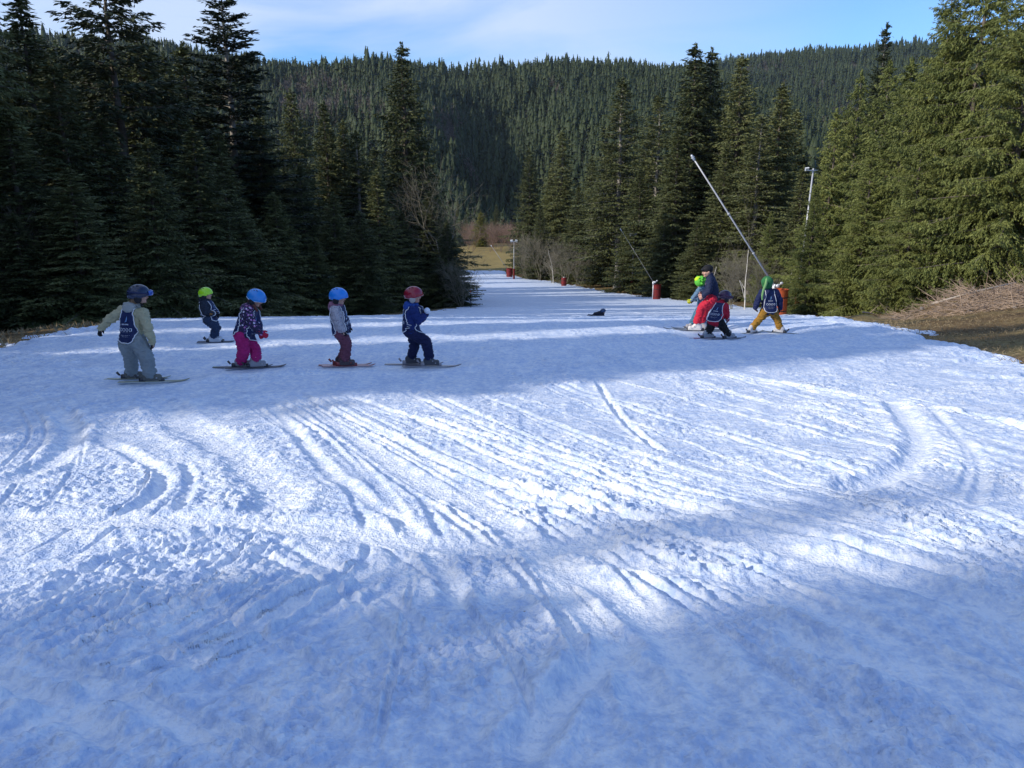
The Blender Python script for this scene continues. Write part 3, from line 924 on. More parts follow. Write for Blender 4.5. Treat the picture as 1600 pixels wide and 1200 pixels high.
    for i in range(22):
        px = re_.uniform(835, 1262); d = float(np.interp(px, (830, 930, 1030, 1100, 1262), (176, 150, 120, 108, 92))) + re_.uniform(-6, 8)
        tree_at(re_.choice('abd'), px, float(np.interp(px, ex, ey)) + re_.uniform(10, 75), d, 'spruce_tree', 'spruce in the second row behind the right edge of the piste', 'second row of spruces on the right', 1.3)
    for i in range(16):
        px = re_.uniform(20, 330); tree_at(re_.choice('abd'), px, re_.uniform(55, 120), re_.uniform(50, 66), 'spruce_tree', 'spruce standing deeper in the wood left of the piste', 'conifers deeper in the wood', 1.35)
    # a few metres behind the edge rows: the depth of the wood on both sides
    rs = random.Random(3)
    gb = 'conifers deeper in the wood'
    for i in range(36):
        px = rs.uniform(-260, 640); d = rs.uniform(48, 95) if px > 0 else rs.uniform(34, 60)
        p = at(px, rs.uniform(70, 130) if px < 260 else rs.uniform(150, 215), d)
        if p.x > float(np.interp(d, _XLy, _XLx)) - 15: p.x -= 12
        put_tree(rs.choice('abd'), p.x, d, p.z - base1(p.x, d), 'spruce_tree', 'spruce standing deeper in the wood left of the piste', gb, 1.1)
    for i in range(8):
        y = rs.uniform(52, 165); xl = float(np.interp(y, _XLy, _XLx)) - rs.uniform(14, 34) - max(0, 60 - y) * .3
        put_tree(rs.choice('abcd'), xl, y, rs.uniform(17, 22) * (.75 if y > 90 else .85), 'spruce_tree', 'spruce standing deeper in the wood left of the piste', gb, 1.0)
    for i in range(20):
        y = rs.uniform(76, 186); xl = float(np.interp(y, _XLy, _XLx)) - rs.uniform(4, 14)
        put_tree(rs.choice('abd'), xl, y, rs.uniform(16, 21), 'spruce_tree', 'spruce standing deeper in the wood left of the piste', gb, 1.1)
    for i in range(18):
        y = rs.uniform(60, 180); xr = float(np.interp(y, _XRy, _XRx)) + rs.uniform(10, 30)
        put_tree(rs.choice('abcd'), xr, y, rs.uniform(17, 22) if y > 80 else rs.uniform(12, 16), 'spruce_tree', 'spruce standing deeper in the wood right of the piste', gb, 1.0)
    # trees left of the photographer; their shadows cross the snow
    off = 'conifers beside the photographer'
    for (x, y, h, k, w_) in OFFTREES:
        put_tree(k, x, y, h, 'spruce_tree', 'tall spruce left of where the photographer stands', off, w_)
    # valley floor and lower hillside, one by one
    gv = 'conifers in the valley beyond the piste'
    n = 0
    for i in range(400):
        px = rs.uniform(640, 1000); d = rs.uniform(262, 400)
        p = at(px, 300, d)
        if n >= 42: break
        if d < 275 and 735 < px < 800: continue
        h = rs.uniform(13, 21)
        put_tree(rs.choice('abd'), p.x, d, h, 'spruce_tree', 'spruce on the shaded valley side beyond the end of the piste', gv, 1.1)
        n += 1
    tree_at('yellow', 751, 332, 236, 'young_conifer', 'small yellow-green conifer at the edge of the meadow below the piste', None, 1.35)
OFFTREES = []
_ro = random.Random(21)
def _off(s_, x_, h_, w_=1.0):
    OFFTREES.append((x_, s_ + .392 * x_ + _ro.uniform(-.25, .25), h_, _ro.choice('abd'), w_))
for s_ in (10.4, 12.2, 15.8, 19.3, 23.5):      # single files of trees with sunny lanes between them
    for x_ in (-17, -23.5, -30, -38):
        x_ += _ro.uniform(-1, 1); _off(s_, x_, .545 * (11 - x_) + _ro.uniform(-1, 1), .58 if s_ > 14 else (.75 if s_ > 11 else 1.0))
for s_ in (33.5, 44.5, 49):
    for x_ in (-31, -40): _off(s_, x_ + _ro.uniform(-1, 1), 23.5, 1.0)
for s_ in (27, 30.5, 36, 40):
    for x_ in (-21, -30, -39): _off(s_, x_ + _ro.uniform(-1, 1), 21 + _ro.uniform(-2, 2), .75)
_off(3.0, -12, 6.5)
for s_, w_ in ((2.2, .4), (3.5, .26), (1.0, .5)):     # slender crowns far off: only their tips reach the light
    for x_ in (-52, -64): _off(s_, x_, .545 * (5 - x_) + _ro.uniform(-2, 1.5), w_)
for s_ in (1.7, .2, -1.4, -3.4):
    for x_ in (-15, -20, -26, -33):
        x_ += _ro.uniform(-1, 1); _off(s_, x_, .545 * ((6.5 if s_ < 1 else 5) - x_), .85)
for s_ in (-5.5, -8, -12, -16):
    for x_ in (-16, -25): _off(s_, x_ + _ro.uniform(-1, 1), 20.5 + _ro.uniform(-1.5, 1.5))

# ------------------------------------------------------------------ bare trees and bushes
def bare_mesh(seed, H, spread=.5, depth=5, n0=1, r0=.12, upr=.35, kids=(2, 3), len0=.33, multi=1):
    rs = random.Random(seed)
    S = []
    def grow(p, d, L, r, k):
        n = 3
        for i in range(n):
            d2 = Vector((d.x + rs.gauss(0, .10), d.y + rs.gauss(0, .10), d.z + upr * .12)).normalized()
            q = p + d2 * (L / n)
            r2 = r * (.90 if k < depth else .8)
            S.append((p.copy(), q.copy(), r, r2)); p, d, r = q, d2, r2
            if k < depth and i < n - 1 and rs.random() < .75:
                a = rs.uniform(0, 6.28); o = d.orthogonal().normalized(); o.rotate(Quaternion(d, a))
                nd = (d * math.cos(spread * 1.3) + o * math.sin(spread * 1.3)).normalized()
                grow(p, nd, L * rs.uniform(.5, .75), r * .5, k + 1)
        if k < depth:
            for j in range(rs.choice(kids)):
                a = rs.uniform(0, 6.28); o = d.orthogonal().normalized(); o.rotate(Quaternion(d, a))
                s = spread * rs.uniform(.5, 1.2)
                nd = (d * math.cos(s) + o * math.sin(s)).normalized()
                grow(p, nd, L * rs.uniform(.65, .9), r * .68, k + 1)
    for m in range(multi):
        a = rs.uniform(0, 6.28); t = 0 if multi == 1 else rs.uniform(.1, .55)
        grow(Vector((rs.uniform(-.2, .2) * (multi > 1), rs.uniform(-.2, .2) * (multi > 1), 0)), Vector((math.cos(a) * t, math.sin(a) * t, 1)).normalized(), H * len0, r0, 0)
    P0 = np.array([s[0] for s in S]); P1 = np.array([s[1] for s in S]); A = np.array([s[2] for s in S]); B = np.array([s[3] for s in S])
    zmax = P1[:, 2].max()
    P0 *= H / zmax; P1 *= H / zmax
    # thick wood and twigs apart: trunk + twigs
    th = np.maximum(A, B) > r0 * .34
    V, F = prisms(P0[th], P1[th], A[th], B[th], 6); V2, F2 = prisms(P0[~th], P1[~th], np.maximum(A[~th], .007), np.maximum(B[~th], .006), 3)
    return mesh_np('trunk', V, F), mesh_np('twigs', V2, F2)
BARE = {}
def bare_kind(key, mt, mw, H, **kw):
    a, b = bare_mesh(H=H, **kw)
    a.materials.append(mt); b.materials.append(mw)
    BARE[key] = (a, b, H)
bare_kind('spread', M['palebark'], M['twig'], 13, seed=11, spread=.72, depth=5, r0=.15, kids=(2, 3), upr=.15, len0=.24)
bare_kind('birch', M['birch'], M['twig'], 13, seed=12, spread=.42, depth=4, r0=.085, kids=(1, 2), upr=.6, len0=.5)
bare_kind('birch2', M['birch'], M['twig'], 8, seed=19, spread=.40, depth=4, r0=.06, kids=(1, 2), upr=.4, len0=.5)
bare_kind('bush', M['twig'], M['twig'], 6, seed=13, spread=.55, depth=4, r0=.035, kids=(2, 3), upr=.25, len0=.3, multi=4)
bare_kind('bushred', M['twigred'], M['twigred'], 8, seed=14, spread=.42, depth=4, r0=.05, kids=(2, 3), upr=.5, len0=.34, multi=3)
bare_kind('shrub', M['twig'], M['twig'], 2.2, seed=15, spread=.6, depth=3, r0=.018, kids=(2, 3), upr=.2, len0=.4, multi=7)
def put_bare(kind, x, y, h, name, label, cat, group=None, wid=1.0, rz=0.0):
    a, b, H = BARE[kind]
    r = empty(name, (x, y, base1(x, y) - .1), rz); s = h / H; r.scale = (s * wid, s * wid, s)
    link('trunk', a, None, r); link('twigs', b, None, r)
    tag(r, label, cat, group)
    return r
def bare_at(kind, px, tip, d, *a, **k):
    p = at(px, tip, d)
    return put_bare(kind, p.x, d, p.z - base1(p.x, d), *a, **k)
def build_bare():
    bare_at('spread', 690, 240, 73, 'bare_tree', 'large bare spreading tree with pale limbs at the bend of the piste', 'tree', wid=.95)
    bare_at('birch', 1178, 285, 58, 'birch_tree', 'white stemmed leafless birch crossing behind the long snow lance', 'birch', wid=.85, rz=1)
    bare_at('birch2', 1112, 355, 56, 'birch_tree', 'thin leaning white birch just above the bending adult', 'birch', wid=.8, rz=2.2)
    bare_at('birch2', 866, 345, 130, 'birch_tree', 'small pale birch among the grey bushes left of the middle pole', 'birch', wid=.7, rz=.5)
    bare_at('birch2', 1240, 355, 62, 'birch_tree', 'thin pale birch stem beside the tall floodlight pole', 'birch', wid=.5, rz=4)
    gb = 'leafless grey bushes along the right edge of the far piste'
    for i, (px, tip, d, lab) in enumerate([(822, 352, 150, 'leafless grey bush right behind the far floodlight pole'), (845, 345, 147, 'tall leafless grey bush right of the far floodlight pole'), (885, 352, 128, 'leafless brown-grey bush behind the small red pad'), (862, 370, 134, 'low leafless bush left of the small red pad'), (905, 375, 120, 'leafless bush right of the small red pad'), (1150, 378, 60, 'leafless bush behind the red-trousered adult'), (1190, 372, 63, 'leafless bush under the birch')]):
        bare_at('bush', px, tip + 10, d, 'bare_bush', lab, 'bush', gb, wid=1.0, rz=i * 1.3)
    gr_ = 'reddish leafless thicket beyond the meadow'
    rs = random.Random(8)
    for i in range(24):
        px = rs.uniform(722, 808); d = rs.uniform(219, 254)
        if 740 < px < 762: d = 254
        bare_at('bushred', px, rs.uniform(336, 366), d, 'bare_bush', 'reddish brown leafless tree in the thicket beyond the meadow', 'bush', gr_, wid=1.1, rz=i)
    for i, (px, tip, d, lab) in enumerate([(-25, 300, 27, 'bare twiggy bush low at the far left edge'), (720, 395, 66, 'bare twiggy bush by the bend of the piste')]):
        bare_at('bush', px, tip, d, 'bare_bush', lab, 'bush', 'leafless bushes in the left wood', wid=.9, rz=i * 2.1)

# ------------------------------------------------------------------ the wooded hills: thousands of trees, one mass
def build_forest():
    rs = np.random.RandomState(4)
    def scatter(n, r0, r1, a0, a1):
        r = np.sqrt(rs.uniform(r0 ** 2, r1 ** 2, n)); a = rs.uniform(a0, a1, n)
        return r * np.sin(a), r * np.cos(a), r, a
    XA = scatter(21000, 285, RA + 12, -.68, .66)
    XB = scatter(15000, 760, RB + 12, -.02, .70)
    xx = np.concatenate([XA[0], XB[0]]); yy = np.concatenate([XA[1], XB[1]]); rr = np.concatenate([XA[2], XB[2]])
    zz = base(xx, yy)
    # leave out what lies out of sight behind the front ridge
    az = np.arctan2(xx, yy); k = np.ones(len(xx), bool)
    ridge = (np.interp(az, _azA, _hzA) - CAM_Z) / RA
    hid = (rr > RA + 40) & ((zz + 24 - CAM_Z) / rr < ridge - .004)
    k &= ~hid
    xx, yy, zz, rr = xx[k], yy[k], zz[k], rr[k]
    H = np.clip(rs.normal(13.6, 3.6, len(xx)), 6, 25) * (1 + .25 * fbm(xx / 60, yy / 60, 2, 90))
    brown = (fbm(xx / 75 + 3, yy / 75, 3, 91) > .50) & (rs.rand(len(xx)) < .6)
    # patches the photograph shows, upper left of the valley
    azz = np.arctan2(xx, yy)
    for (px, py, wpx) in ((500, 150, 45), (695, 195, 28), (580, 165, 26), (455, 170, 20)):
        v = ray(px, py); ta = math.atan2(v.x, v.y); el = v.z / math.hypot(v.x, v.y)
        e = (zz + 8 - CAM_Z) / rr
        brown |= (((azz - ta) / (wpx / FPX)) ** 2 + ((e - el) / (.7 * wpx / FPX)) ** 2 < 1) & (rs.rand(len(xx)) < .6)
    # small gaps
    keep = rs.rand(len(xx)) > .03
    def cones(x, y, z, h, nl, rf, seed):
        rs2 = np.random.RandomState(seed); n = len(x); K = 8
        Vs = []; Fs = []
        R = h * rs2.uniform(.14, .20, n) * rf
        off = 0
        for l in range(nl):
            t0 = l / nl
            ztop = z + h * min(1.0, (t0 + 1.75 / nl)); zbot = z + h * (.06 + .94 * t0)
            ztop = np.where(l == nl - 1, z + h, ztop)
            rad = R * (1 - t0) ** .62
            a = np.arange(K) * 2 * np.pi / K + rs2.rand(n, 1) * 6.28
            jag = rs2.uniform(.55, 1.25, (n, K))
            cx = x + rs2.normal(0, .12, n); cy = y + rs2.normal(0, .12, n)
            ring = np.stack([cx[:, None] + np.cos(a) * rad[:, None] * jag, cy[:, None] + np.sin(a) * rad[:, None] * jag, zbot[:, None] + rs2.uniform(-.04, .05, (n, K)) * h[:, None]], -1)
            apex = np.stack([cx, cy, ztop], -1)[:, None, :]
            V = np.concatenate([apex, ring], 1).reshape(-1, 3)
            j = np.arange(K); f = np.stack([np.zeros(K, int), 1 + j, 1 + (j + 1) % K], -1)
            F = (np.arange(n)[:, None, None] * (K + 1) + f[None]).reshape(-1, 3) + off
            off += len(V); Vs.append(V); Fs.append(F)
        return np.concatenate(Vs), np.concatenate(Fs)
    g = keep & ~brown
    V, F = cones(xx[g], yy[g], zz[g] - .5, H[g], 4, .85, 5)
    xs, ys, zs_, hs_ = xx[g], yy[g], zz[g], H[g]; rg = rr[g]
    per = np.where(rg < 450, 60, np.where(rg < 650, 44, np.where(rg < 900, 34, 24)))
    idx = np.repeat(np.arange(len(xs)), per); n = len(idx)
    t = rs.rand(n) ** 1.25; a = rs.rand(n) * 2 * np.pi
    slim = rs.uniform(.75, 1.25, len(xs))[idx]
    rad = hs_[idx] * .27 * slim * (1 - t) ** .66 * rs.uniform(.35, 1.08, n)
    C = np.stack([xs[idx] + np.cos(a) * rad, ys[idx] + np.sin(a) * rad, zs_[idx] + hs_[idx] * (.05 + .93 * t)], -1)
    D = np.stack([np.cos(a), np.sin(a), -.35 - .5 * rs.rand(n)], -1) + rs.normal(0, .22, (n, 3))
    far = (1 + (rg[idx] > 650) * .35)
    L = (.9 + 1.5 * (1 - t)) * rs.uniform(.7, 1.3, n) * far; Wd = L * rs.uniform(.32, .55, n)
    VQ, FQ = leaf_quads(C, D, L, Wd, rs)
    tri = np.concatenate([F, FQ[:, [0, 1, 2]] + len(V), FQ[:, [0, 2, 3]] + len(V)])
    V = np.concatenate([V, VQ]); F = tri
    o = link('hill_forest', mesh_np('hill_forest', V, F, smooth=False), M['hillfol'])
    tag(o, 'dense dark green conifer forest covering the hills behind the valley', 'forest', kind='stuff')
    # leafless crowns: clouds of short twigs
    b = keep & brown; n = int(b.sum()); per = 70
    h = H[b] * .8
    c = np.stack([xx[b], yy[b], zz[b] + h * .6], -1)
    idx = np.repeat(np.arange(n), per)
    d = rs.normal(size=(len(idx), 3)); d /= np.linalg.norm(d, axis=1, keepdims=True)
    q = rs.rand(len(idx)) ** .4
    C = c[idx] + d * (np.stack([h * .26, h * .26, h * .42], -1)[idx]) * q[:, None]
    V, F = leaf_quads(C, d + np.array([0, 0, .8]), np.full(len(idx), 2.2), np.full(len(idx), .30), rs)
    o = link('bare_forest', mesh_np('bare_forest', V, F, smooth=False), M['hillbrown'])
    tag(o, 'patches of grey-brown leafless trees among the hillside conifers', 'forest', kind='stuff')

# ------------------------------------------------------------------ piste furniture
M['orange'] = simple('orange_padding', (.50, .10, .03), .55, var=.18, scale=6, bump=.2, bscale=30)
M['red'] = simple('shaded_red_padding', (.16, .012, .012), .55, var=.2, scale=5)  # red darkened to paint in the shade over the farther pads
M['galv'] = simple('galvanised_steel', (.62, .64, .66), .4, metal=.3, var=.15, scale=4)
M['alu'] = simple('pale_aluminium_tube', (.50, .51, .53), .45, metal=.2, var=.08, scale=3)
M['shadedsteel'] = simple('shade_darkened_steel', (.26, .26, .25), .5, metal=.3, var=.2)  # tube colour darkened in place of tree shade on the farther lances
M['lampwhite'] = simple('white_lamp_housing', (.80, .81, .80), .4, var=.05)
M['glass'] = simple('lamp_glass', (.55, .60, .62), .12, var=.05, spec=.7)
M['black'] = simple('black_plastic', (.018, .018, .02), .45, var=.3)
M['rubber'] = simple('hose_rubber', (.05, .05, .06), .6)
M['concrete'] = simple('concrete', (.36, .35, .33), .9, var=.2)

def ring_pts(r, z, n=20):
    return [(r * math.cos(2 * math.pi * k / n), r * math.sin(2 * math.pi * k / n), z) for k in range(n)]
def lathe(mb, prof_, n=20):
    V = []; F = []
    for r, z in prof_: V += ring_pts(r, z, n)
    for i in range(len(prof_) - 1):
        for k in range(n):
            k2 = (k + 1) % n
            F.append((i * n + k, i * n + k2, (i + 1) * n + k2, (i + 1) * n + k))
    F.append(tuple(range(n - 1, -1, -1))); F.append(tuple(range((len(prof_) - 1) * n, len(prof_) * n)))
    mb.add(V, F)

def snow_lance(base_px, depth, tip_px, drum_h, drum_r, mat, label, dy=0.0, joint_px=None, thick=.05, z0=None, tube=None):
    p = at(base_px[0], base_px[1], depth)
    gz = base1(p.x, depth) - .05 if z0 is None else z0
    root = empty('snow_lance', (p.x, depth, gz))
    tag(root, label, 'snow lance', 'snow lances along the piste')
    # padded drum round the mount
    m = MB(); r = drum_r; h = drum_h
    lathe(m, [(r * .96, 0), (r, .06), (r * 1.0, h * .45), (r * .985, h * .47), (r * 1.0, h * .49), (r, h - .04), (r * 1.05, h - .03), (r * 1.05, h), (r * .9, h), (r * .88, h - .12)], 24)
    drum = m.build('padding', mat, root, smooth=False)
    for zz in (h * .25, h * .72):
        m = MB(); lathe(m, [(r * 1.006, zz - .03), (r * 1.014, zz - .028), (r * 1.014, zz + .028), (r * 1.006, zz + .03)], 24)
        m.build('strap', M['black'], drum)
    j = at(joint_px[0], joint_px[1], depth) - Vector((p.x, depth, gz))
    t = at(tip_px[0], tip_px[1], depth + dy) - Vector((p.x, depth, gz))
    d = (t - j).normalized()
    m = MB(); m.tube([(j.x, 0, 0), (j.x, 0, j.z + .05)], .07, 10); m.box((j.x, 0, j.z - .1), (.22, .2, .3)); m.box((j.x, 0, j.z + .04), (.12, .26, .16))
    m.build('mount', M['galv'], root)
    m = MB(); a = j - d * .75
    L = (t - a).length
    m.tube([a, a + d * L * .5, t - d * .35], [thick * 1.3, thick, thick * .8], 10)
    for q in (.1, .32, .6): m.tube([a + d * L * q - d * .05, a + d * L * q + d * .05], thick * 1.55, 10)
    lance = m.build('lance_tube', tube or M['alu'], root)
    m = MB(); m.tube([t - d * .36, t - d * .3, t - d * .06, t], [thick * .9, thick * 1.5, thick * 1.5, thick * .7], 10)
    for k in range(6):
        aa = k * math.pi / 3; o = d.orthogonal().normalized(); o.rotate(Quaternion(d, aa))
        m.tube([t - d * .2, t - d * .17 + o * thick * 2.4], [.012, .010], 6)
    m.build('nozzle_head', M['galv'], lance)
    # counterweight, winch and hose at the pivot
    m = MB(); m.ball(j + Vector((.16, -.12, .02)), (.12, .07, .12)); m.box(j - d * .5 + Vector((0, -.02, -.05)), (.18, .16, .22), Matrix.Rotation(.4, 3, 'Y')); m.tube([j + Vector((.1, -.1, 0)), j + Vector((.34, -.14, .16))], .03, 8); m.ball(j + Vector((.36, -.14, .18)), (.1, .06, .08))
    m.build('winch', M['galv'], root)
    m = MB(); q0 = j - d * .6
    m.tube([q0, q0 + Vector((.18, -.08, -.25)), Vector((j.x + .28, -.12, j.z * .55)), Vector((j.x + .12, -r * .6, h * .7)), Vector((j.x + .05, -r * .5, h * .3))], .028, 8)
    m.build('hose', M['rubber'], root)
    return root

def floodlight_pole(base_px, depth, top_px, pad_h, label, lamps, padmat, pole_r=.07, z0=None):
    p = at(base_px[0], base_px[1], depth); gz = base1(p.x, depth) - .1
    root = empty('floodlight_pole', (p.x, depth, gz)); tag(root, label, 'floodlight', 'floodlight poles along the piste')
    t = at(top_px[0], top_px[1], depth) - Vector((p.x, depth, gz))
    m = MB(); m.tube([(0, 0, 0), t * .5, t], [pole_r * 1.2, pole_r, pole_r * .75], 10); m.tube([(0, 0, 0), (0, 0, .2)], pole_r * 2, 10)
    m.build('pole', M['alu'], root)
    m = MB(); r = pole_r * 2.6; n = t.normalized()
    q = n.to_track_quat('Z', 'Y').to_matrix()
    mm_ = MB(); lathe(mm_, [(r * .9, 0.05), (r, .1), (r, pad_h * .5), (r * .97, pad_h * .52), (r, pad_h * .54), (r, pad_h - .05), (r * .8, pad_h)], 18)
    m.add([q @ Vector(v) for v in mm_.V], mm_.F)
    m.build('padding', padmat, root, smooth=False)
    m = MB(); m.tube([t + Vector((-.35, 0, -.12)), t + Vector((.25, 0, -.12))], .03, 8); m.build('crossbar', M['galv'], root)
    for dx, s in lamps:
        m = MB(); c = t + Vector((dx, -.12, -.05)); rot = Matrix.Rotation(.5, 3, 'X') @ Matrix.Rotation(.15 * (1 if dx > 0 else -1), 3, 'Y')
        m.box(c, (.40 * s, .16 * s, .34 * s), rot); m.box(c + Vector((0, .12 * s, .06 * s)), (.24 * s, .12 * s, .2 * s), rot); m.tube([c + Vector((0, .1, 0)), t + Vector((dx, 0, -.12))], .02, 6)
        lamp = m.build('lamp', M['lampwhite'], root, smooth=False)
        m = MB(); m.box(c + rot @ Vector((0, -.09 * s, 0)), (.34 * s, .012, .28 * s), rot); m.build('lamp_glass', M['glass'], lamp, smooth=False)
    return root

def build_props():
    snow_lance((1216, 480), 44, (1080, 242), 1.65, .48, M['orange'], 'long pale snow lance leaning left from an orange padded drum behind the bobble hat', joint_px=(1210, 447), dy=-1.5, thick=.046)
    snow_lance((1026, 462), 84, (969, 357), 1.75, .42, M['red'], 'thin snow lance over a dark red drum right of the middle floodlight pole', joint_px=(1021, 441), dy=2, thick=.026, tube=M['shadedsteel'])
    snow_lance((796, 431), 158, (767, 383), 1.9, .62, M['red'], 'smallest snow lance with a bright red drum at the far end of the piste', joint_px=(794, 422), dy=2, thick=.05, tube=M['shadedsteel'])
    floodlight_pole((1243, 490), 47, (1271, 263), 2.1, 'tall floodlight pole with orange padding half hidden by bright spruces', ((-.42, .55), ), M['orange'], .06)
    floodlight_pole((987, 458), 102, (991, 366), 1.9, 'white twin-lamp floodlight pole with dark red foot in the middle of the right-hand trees', ((-.40, 1.0), (.12, 1.0)), M['red'], .085)
    floodlight_pole((803, 438), 150, (803, 376), 2.2, 'small twin-lamp floodlight pole beside the far red drum', ((-.45, 1.2), (.45, 1.2)), M['red'], .07)
    for (px, py, d, h, r, lab, mt) in ((881, 446, 122, 1.5, .42, 'dark red padded hydrant post at the edge of the far snow', M['red']), (1197, 505, 37, .8, .26, 'orange hydrant pad glimpsed between the legs in mustard trousers', M['orange'])):
        p = at(px, py, d); z = base1(p.x, d) - .1
        root = empty('padded_post', (p.x, d, z)); tag(root, lab, 'padded post')
        m = MB(); lathe(m, [(r * .95, 0), (r, .08), (r, h - .1), (r * .9, h - .02), (r * .6, h)], 20); m.build('padding', mt, root, smooth=False)
        m = MB(); m.tube([(0, 0, h - .02), (0, 0, h + .12)], r * .25, 8); m.build('valve', M['galv'], root)
        for zz in (h * .3, h * .7):
            m = MB(); lathe(m, [(r * 1.0, zz - .03), (r * 1.015, zz - .025), (r * 1.015, zz + .025), (r, zz + .03)], 20)
            m.build('strap', M['black'], root)
    p = at(735.5, 475, 66); z = base1(p.x, 66)
    root = empty('piste_marker', (p.x, 66, z)); tag(root, 'thin dark marker stake at the snow edge by the bend of the piste', 'marker stake')
    m = MB(); m.tube([(0, 0, -.1), (0, 0, 1.6)], .022, 8); m.build('stake', M['black'], root)
    m = MB(); m.tube([(0, 0, 1.35), (0, 0, 1.55)], .04, 10); m.build('marker_cap', M['orange'], root)
    # ---- cleared brush, boulders and logs on the right bank
    rs = np.random.RandomState(9)
    def bank(px0, px1, d0, d1, n):
        out = []
        for i in range(n):
            px = rs.uniform(px0, px1); d = rs.uniform(d0, d1); q = at(px, 480, d); out.append((q.x, d, base1(q.x, d)))
        return np.array(out)
    def mound(X, Y):
        pxs = 800 + FPX * X / Y * .985
        return .42 * np.exp(-((Y - 25.2) / 2.0) ** 2) * sstep(1370, 1480, pxs) * (.8 + .7 * fbm(X / .9, Y / .9, 3, 8)) + .25 * np.exp(-((Y - 23.6) / 1.5) ** 2) * np.exp(-((pxs - 1345) / 32) ** 2)
    def bank_hit(px, py):
        v = ray(px, py); ys = np.linspace(17, 27.5, 1200); t = ys / v.y; xs = v.x * t
        below = CAM_Z + v.z * t < base(xs, ys) + mound(xs, ys) - .05
        k = int(np.argmax(below)) if below.any() else len(ys) - 1
        return Vector((xs[k], ys[k], float(base(xs[k:k+1], ys[k:k+1])[0] + mound(xs[k:k+1], ys[k:k+1])[0]) - .05))
    C = bank(1400, 1680, 21.5, 27.0, 4200)
    hump = .8 * np.exp(-((C[:, 1] - 25.0) / 1.9) ** 2) * sstep(1420, 1495, 800 + FPX * C[:, 0] / C[:, 1] * .985)
    hump = hump * (.75 + .8 * fbm(C[:, 0] / 1.1, C[:, 1] / 1.1, 2, 8))
    keep = rs.rand(len(C)) < .12 + 1.4 * hump
    C = C[keep]; hump = hump[keep]; C[:, 2] += hump * rs.rand(len(C)) ** .6 + .02
    d = rs.normal(size=(len(C), 3)); d[:, 2] = d[:, 2] * .32 + .05; d[:, 0] *= 1.5
    d /= np.linalg.norm(d, axis=1, keepdims=True)
    L = rs.uniform(.25, 1.0, len(C)); r = rs.uniform(.004, .014, len(C))
    mid = C + d * (L * .5)[:, None] + rs.normal(0, .06, C.shape)
    end = mid + (d + rs.normal(0, .25, d.shape)) * (L * .5)[:, None]
    V1, F1 = prisms(C, mid, r, r * .8, 5); V2, F2 = prisms(mid, end, r * .8, r * .3, 5)
    k = np.nonzero(rs.rand(len(C)) < .7)[0]
    d3 = d[k] + rs.normal(0, .6, (len(k), 3)); V3, F3 = prisms(mid[k], mid[k] + d3 * (L[k] * .4)[:, None], r[k] * .6, r[k] * .25, 4)
    o = link('brush_pile', mesh_np('brush_pile', np.concatenate([V1, V2, V3]), np.concatenate([F1, F2 + len(V1), F3 + len(V1) + len(V2)])), M['deadwood'])
    tag(o, 'tangled pile of reddish cut branches on the bank under the large spruces', 'brush pile', kind='stuff')
    # soil mound under the brush
    m = MB()
    gx = np.linspace(9.0, 20, 60); gy = np.linspace(19, 30, 50); X, Y = np.meshgrid(gx, gy)
    hh = mound(X, Y)
    Z = base(X, Y) + hh - .05 - .1 * (hh < .02)
    V = np.stack([X, Y, Z], -1).reshape(-1, 3); i = np.arange(49)[:, None] * 60; j = np.arange(59)[None]
    F = np.stack([i + j, i + j + 1, i + 61 + j, i + 60 + j], -1).reshape(-1, 4)
    o = link('earth_mound', mesh_np('earth_mound', V, F), M['ground']); tag(o, 'low mound of earth under the cut branches', 'mound', kind='structure')
    def rock(px, py, dd, s, lab):
        q = bank_hit(px, py) + Vector((0, 0, s * .25)); m = MB(); m.ball((0, 0, 0), (s, s * .8, s * .62), nu=16, nv=10); me = m.mesh('rock')
        for v in me.vertices:
            c = v.co; f = 1 + .30 * float(noise2(np.array([c.x * 2.2 / s + px]), np.array([(c.y + c.z * 1.7) * 2.2 / s]), 3)[0]); v.co = c * f
        o = link('rock', me, M['rock']); o.location = q; o.rotation_euler = (rs.rand(), rs.rand(), rs.rand() * 6); tag(o, lab, 'rock', 'stones on the brush bank')
    for a in ((1545, 463, 23.6, .17, 'largest pale stone on the brush bank near its top'), (1505, 484, 22.2, .11, 'pale stone low on the brush bank'), (1568, 468, 23.8, .12, 'stone just right of the largest pale stone'), (1520, 475, 22.8, .10, 'stone below and left of the largest pale stone'), (1440, 484, 22.2, .09, 'small stone at the foot of the spruce with boughs on the ground'), (1398, 492, 20.8, .08, 'small stone low on the bank just above the snow edge'), (1585, 482, 22.0, .08, 'small stone near the right edge below the cut branches'), (1538, 480, 22.4, .08, 'small stone between the pale stones')):
        rock(*a)
    def log(p0, p1, r, mt, lab):
        a = bank_hit(*p0[:2]); b = bank_hit(*p1[:2]); a.z += .06; b.z += .12 + .25 * (p1[1] < 460); m = MB(); mid_ = (a + b) / 2 + Vector((0, 0, .04))
        m.tube([Vector((0, 0, 0)), mid_ - a, b - a], [r, r * .85, r * .5], 8)
        dd = (b - a); m.tube([dd * .4, dd * .4 + Vector((.25, -.05, .3))], [r * .5, r * .2], 6)
        o = link('branch', m.mesh('branch'), mt); o.location = a; tag(o, lab, 'branch', 'thick branches on the brush bank')
    log((1455, 478, 23.0), (1585, 459, 24.3), .035, M['greywood'], 'long pale branch lying almost level along the brush pile')
    log((1558, 440, 24.6), (1592, 464, 23.6), .05, M['greywood'], 'grey stump branch slanting down at the right of the brush pile')
    log((1456, 476, 22.6), (1478, 460, 24.2), .03, M['deadwood'], 'branch rising from the left end of the brush pile')
    log((1348, 491, 21.5), (1372, 481, 22.6), .03, M['deadwood'], 'pale stick on the low heap at the left end of the bank')
